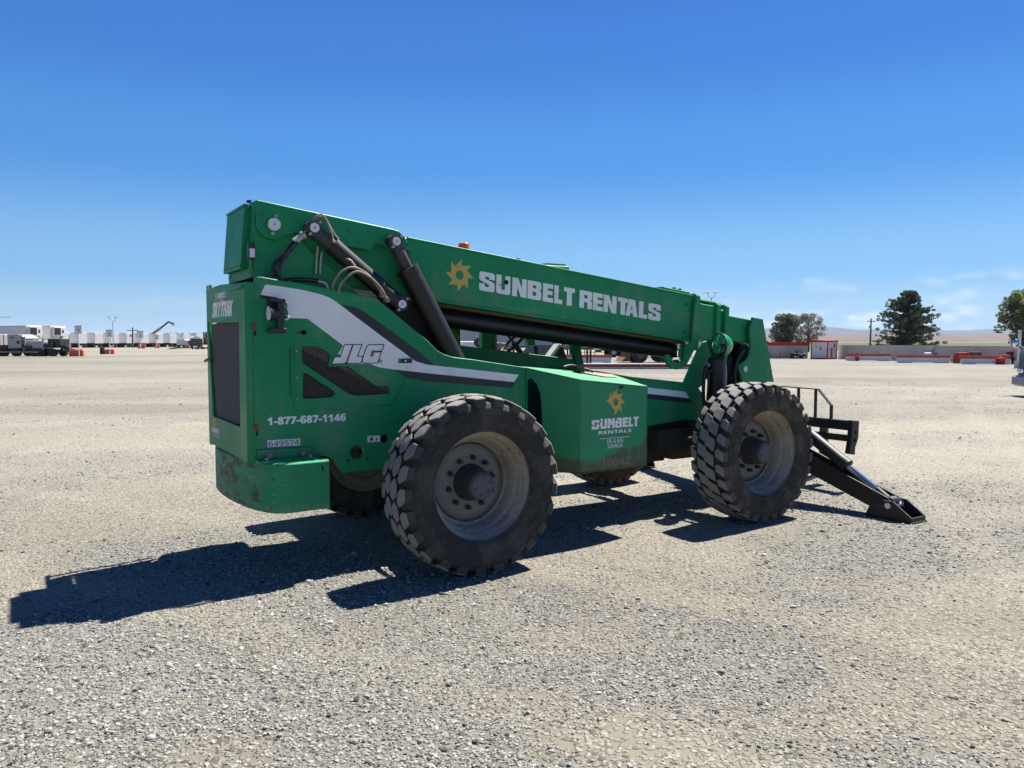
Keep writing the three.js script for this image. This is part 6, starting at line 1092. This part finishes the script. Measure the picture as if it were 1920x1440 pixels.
{ const t = thing('steel_drum', 'dark steel drum standing against an orange plastic barrier', 'drum', [-54.5, 0, -102.4]); mesh('drum', [cyl([0, 0, 0], [0, 0.85, 0], 0.3, 0.3, 20)], MT.dark, t); each('hoop', [0.28, 0.56].map((y) => cyl([0, y, 0], [0, y + 0.03, 0], 0.31, 0.31, 20)), MT.dark, t); }
{ // raised boom far behind the trailers
  const t = thing('raised_boom_handler', 'orange telescopic handler with its boom raised behind the trailers', 'telehandler', [-111, 0, -236], 0.0);
  mesh('body', [rb(4.2, 1.2, 2.2, 0.1, 0, 1.3, 0)], MT.orange, t); mesh('boom', [bar([-2.2, 1.9, 0], [3.6, 5.8, 0], 0.7, 0.6)], worn([0.38, 0.19, 0.10], 0.7), t); mesh('boom_extension', [bar([3.4, 5.7, 0], [6.0, 7.7, 0], 0.5, 0.4), bar([6.0, 7.7, 0], [7.2, 7.0, 0], 0.4, 0.4)], MT.dark, t); mesh('fork', [rb(0.12, 0.9, 1.0, 0.02, 7.3, 7.0, 0), bx(1.2, 0.07, 0.12, 7.9, 6.65, 0.3)], MT.dark, t);
  for (const x of [-1.5, 1.5]) for (const s of [-1, 1]) mesh('wheel', [cyl([x, 0.65, s * 0.8], [x, 0.65, s * 1.25], 0.65, 0.65, 18)], MT.tyre, t); }
{ const t = thing('box_van', 'small white box van parked at the end of the trailer row', 'van', [-91.2, 0, -214], axis(-30)); mesh('box', [rb(3.4, 1.7, 2.1, 0.05, 0, 1.45, 0)], MT.trailer, t); const c = mesh('cab', [rb(1.4, 1.5, 2.0, 0.15, 2.4, 1.2, 0)], MT.trailer, t); mesh('windscreen', [bx(0.05, 0.5, 1.7, 3.08, 1.6, 0)], MT.glass, c); mesh('chassis', [bx(5, 0.2, 1, 0.6, 0.5, 0)], MT.dark, t); for (const x of [-0.9, 2.3]) for (const s of [-1, 1]) mesh('wheel', [cyl([x, 0.4, s * 0.65], [x, 0.4, s * 1.0], 0.4, 0.4, 16)], MT.tyre, t); }
{ const t = thing('green_truck', 'dark green truck with a rounded white roof at the end of the row', 'truck', [-87.2, 0, -212], axis(-60)); mesh('body', [rb(3.2, 2.0, 2.3, 0.1, 0, 1.4, 0)], worn([0.012, 0.06, 0.035], 0.5), t); mesh('roof', [new THREE.CylinderGeometry(1.2, 1.2, 3.3, 20, 1, false, 0, Math.PI).rotateZ(Math.PI / 2).scale(1, 0.55, 1).translate(0, 2.4, 0)], MT.paintWhite, t); mesh('windscreen', [bx(0.05, 0.7, 1.9, 1.62, 1.8, 0)], MT.glass, t); for (const x of [-1, 1]) for (const s of [-1, 1]) mesh('wheel', [cyl([x, 0.42, s * 0.7], [x, 0.42, s * 1.1], 0.42, 0.42, 16)], MT.tyre, t); }
{ const t = thing('red_post', 'thick dark red steel post standing on the yard', 'post', [-80.2, 0, -199]); mesh('post', [bx(0.42, 2.3, 0.42, 0, 1.15, 0)], worn([0.13, 0.012, 0.02], 0.6), t); mesh('cap', [bx(0.5, 0.06, 0.5, 0, 2.33, 0)], MT.dark, t); }
{ const t = thing('shadow_deck', 'flat black wheeled deck added in place of a dark shadow on the yard', 'trailer', [-69.5, 0, -166], 0.05); mesh('deck', [plate([[-4.4, 0.06], [-2.6, 0.42], [6, 0.46], [6, 0.30], [-2.4, 0.2], [-4.2, 0.02]], 1.3, 2.6)], MT.black, t); for (const x of [1, 2.2, 3.4]) for (const s of [-1, 1]) mesh('wheel', [cyl([x, 0.2, s * 0.9], [x, 0.2, s * 1.2], 0.2, 0.2, 14)], MT.tyre, t); }  // made-up deck, its black wedge stands in for a shadow on the ground

scene.fog = new THREE.FogExp2(new THREE.Color(0.62, 0.76, 0.95), 0.000055);

renderer.render(scene, camera);
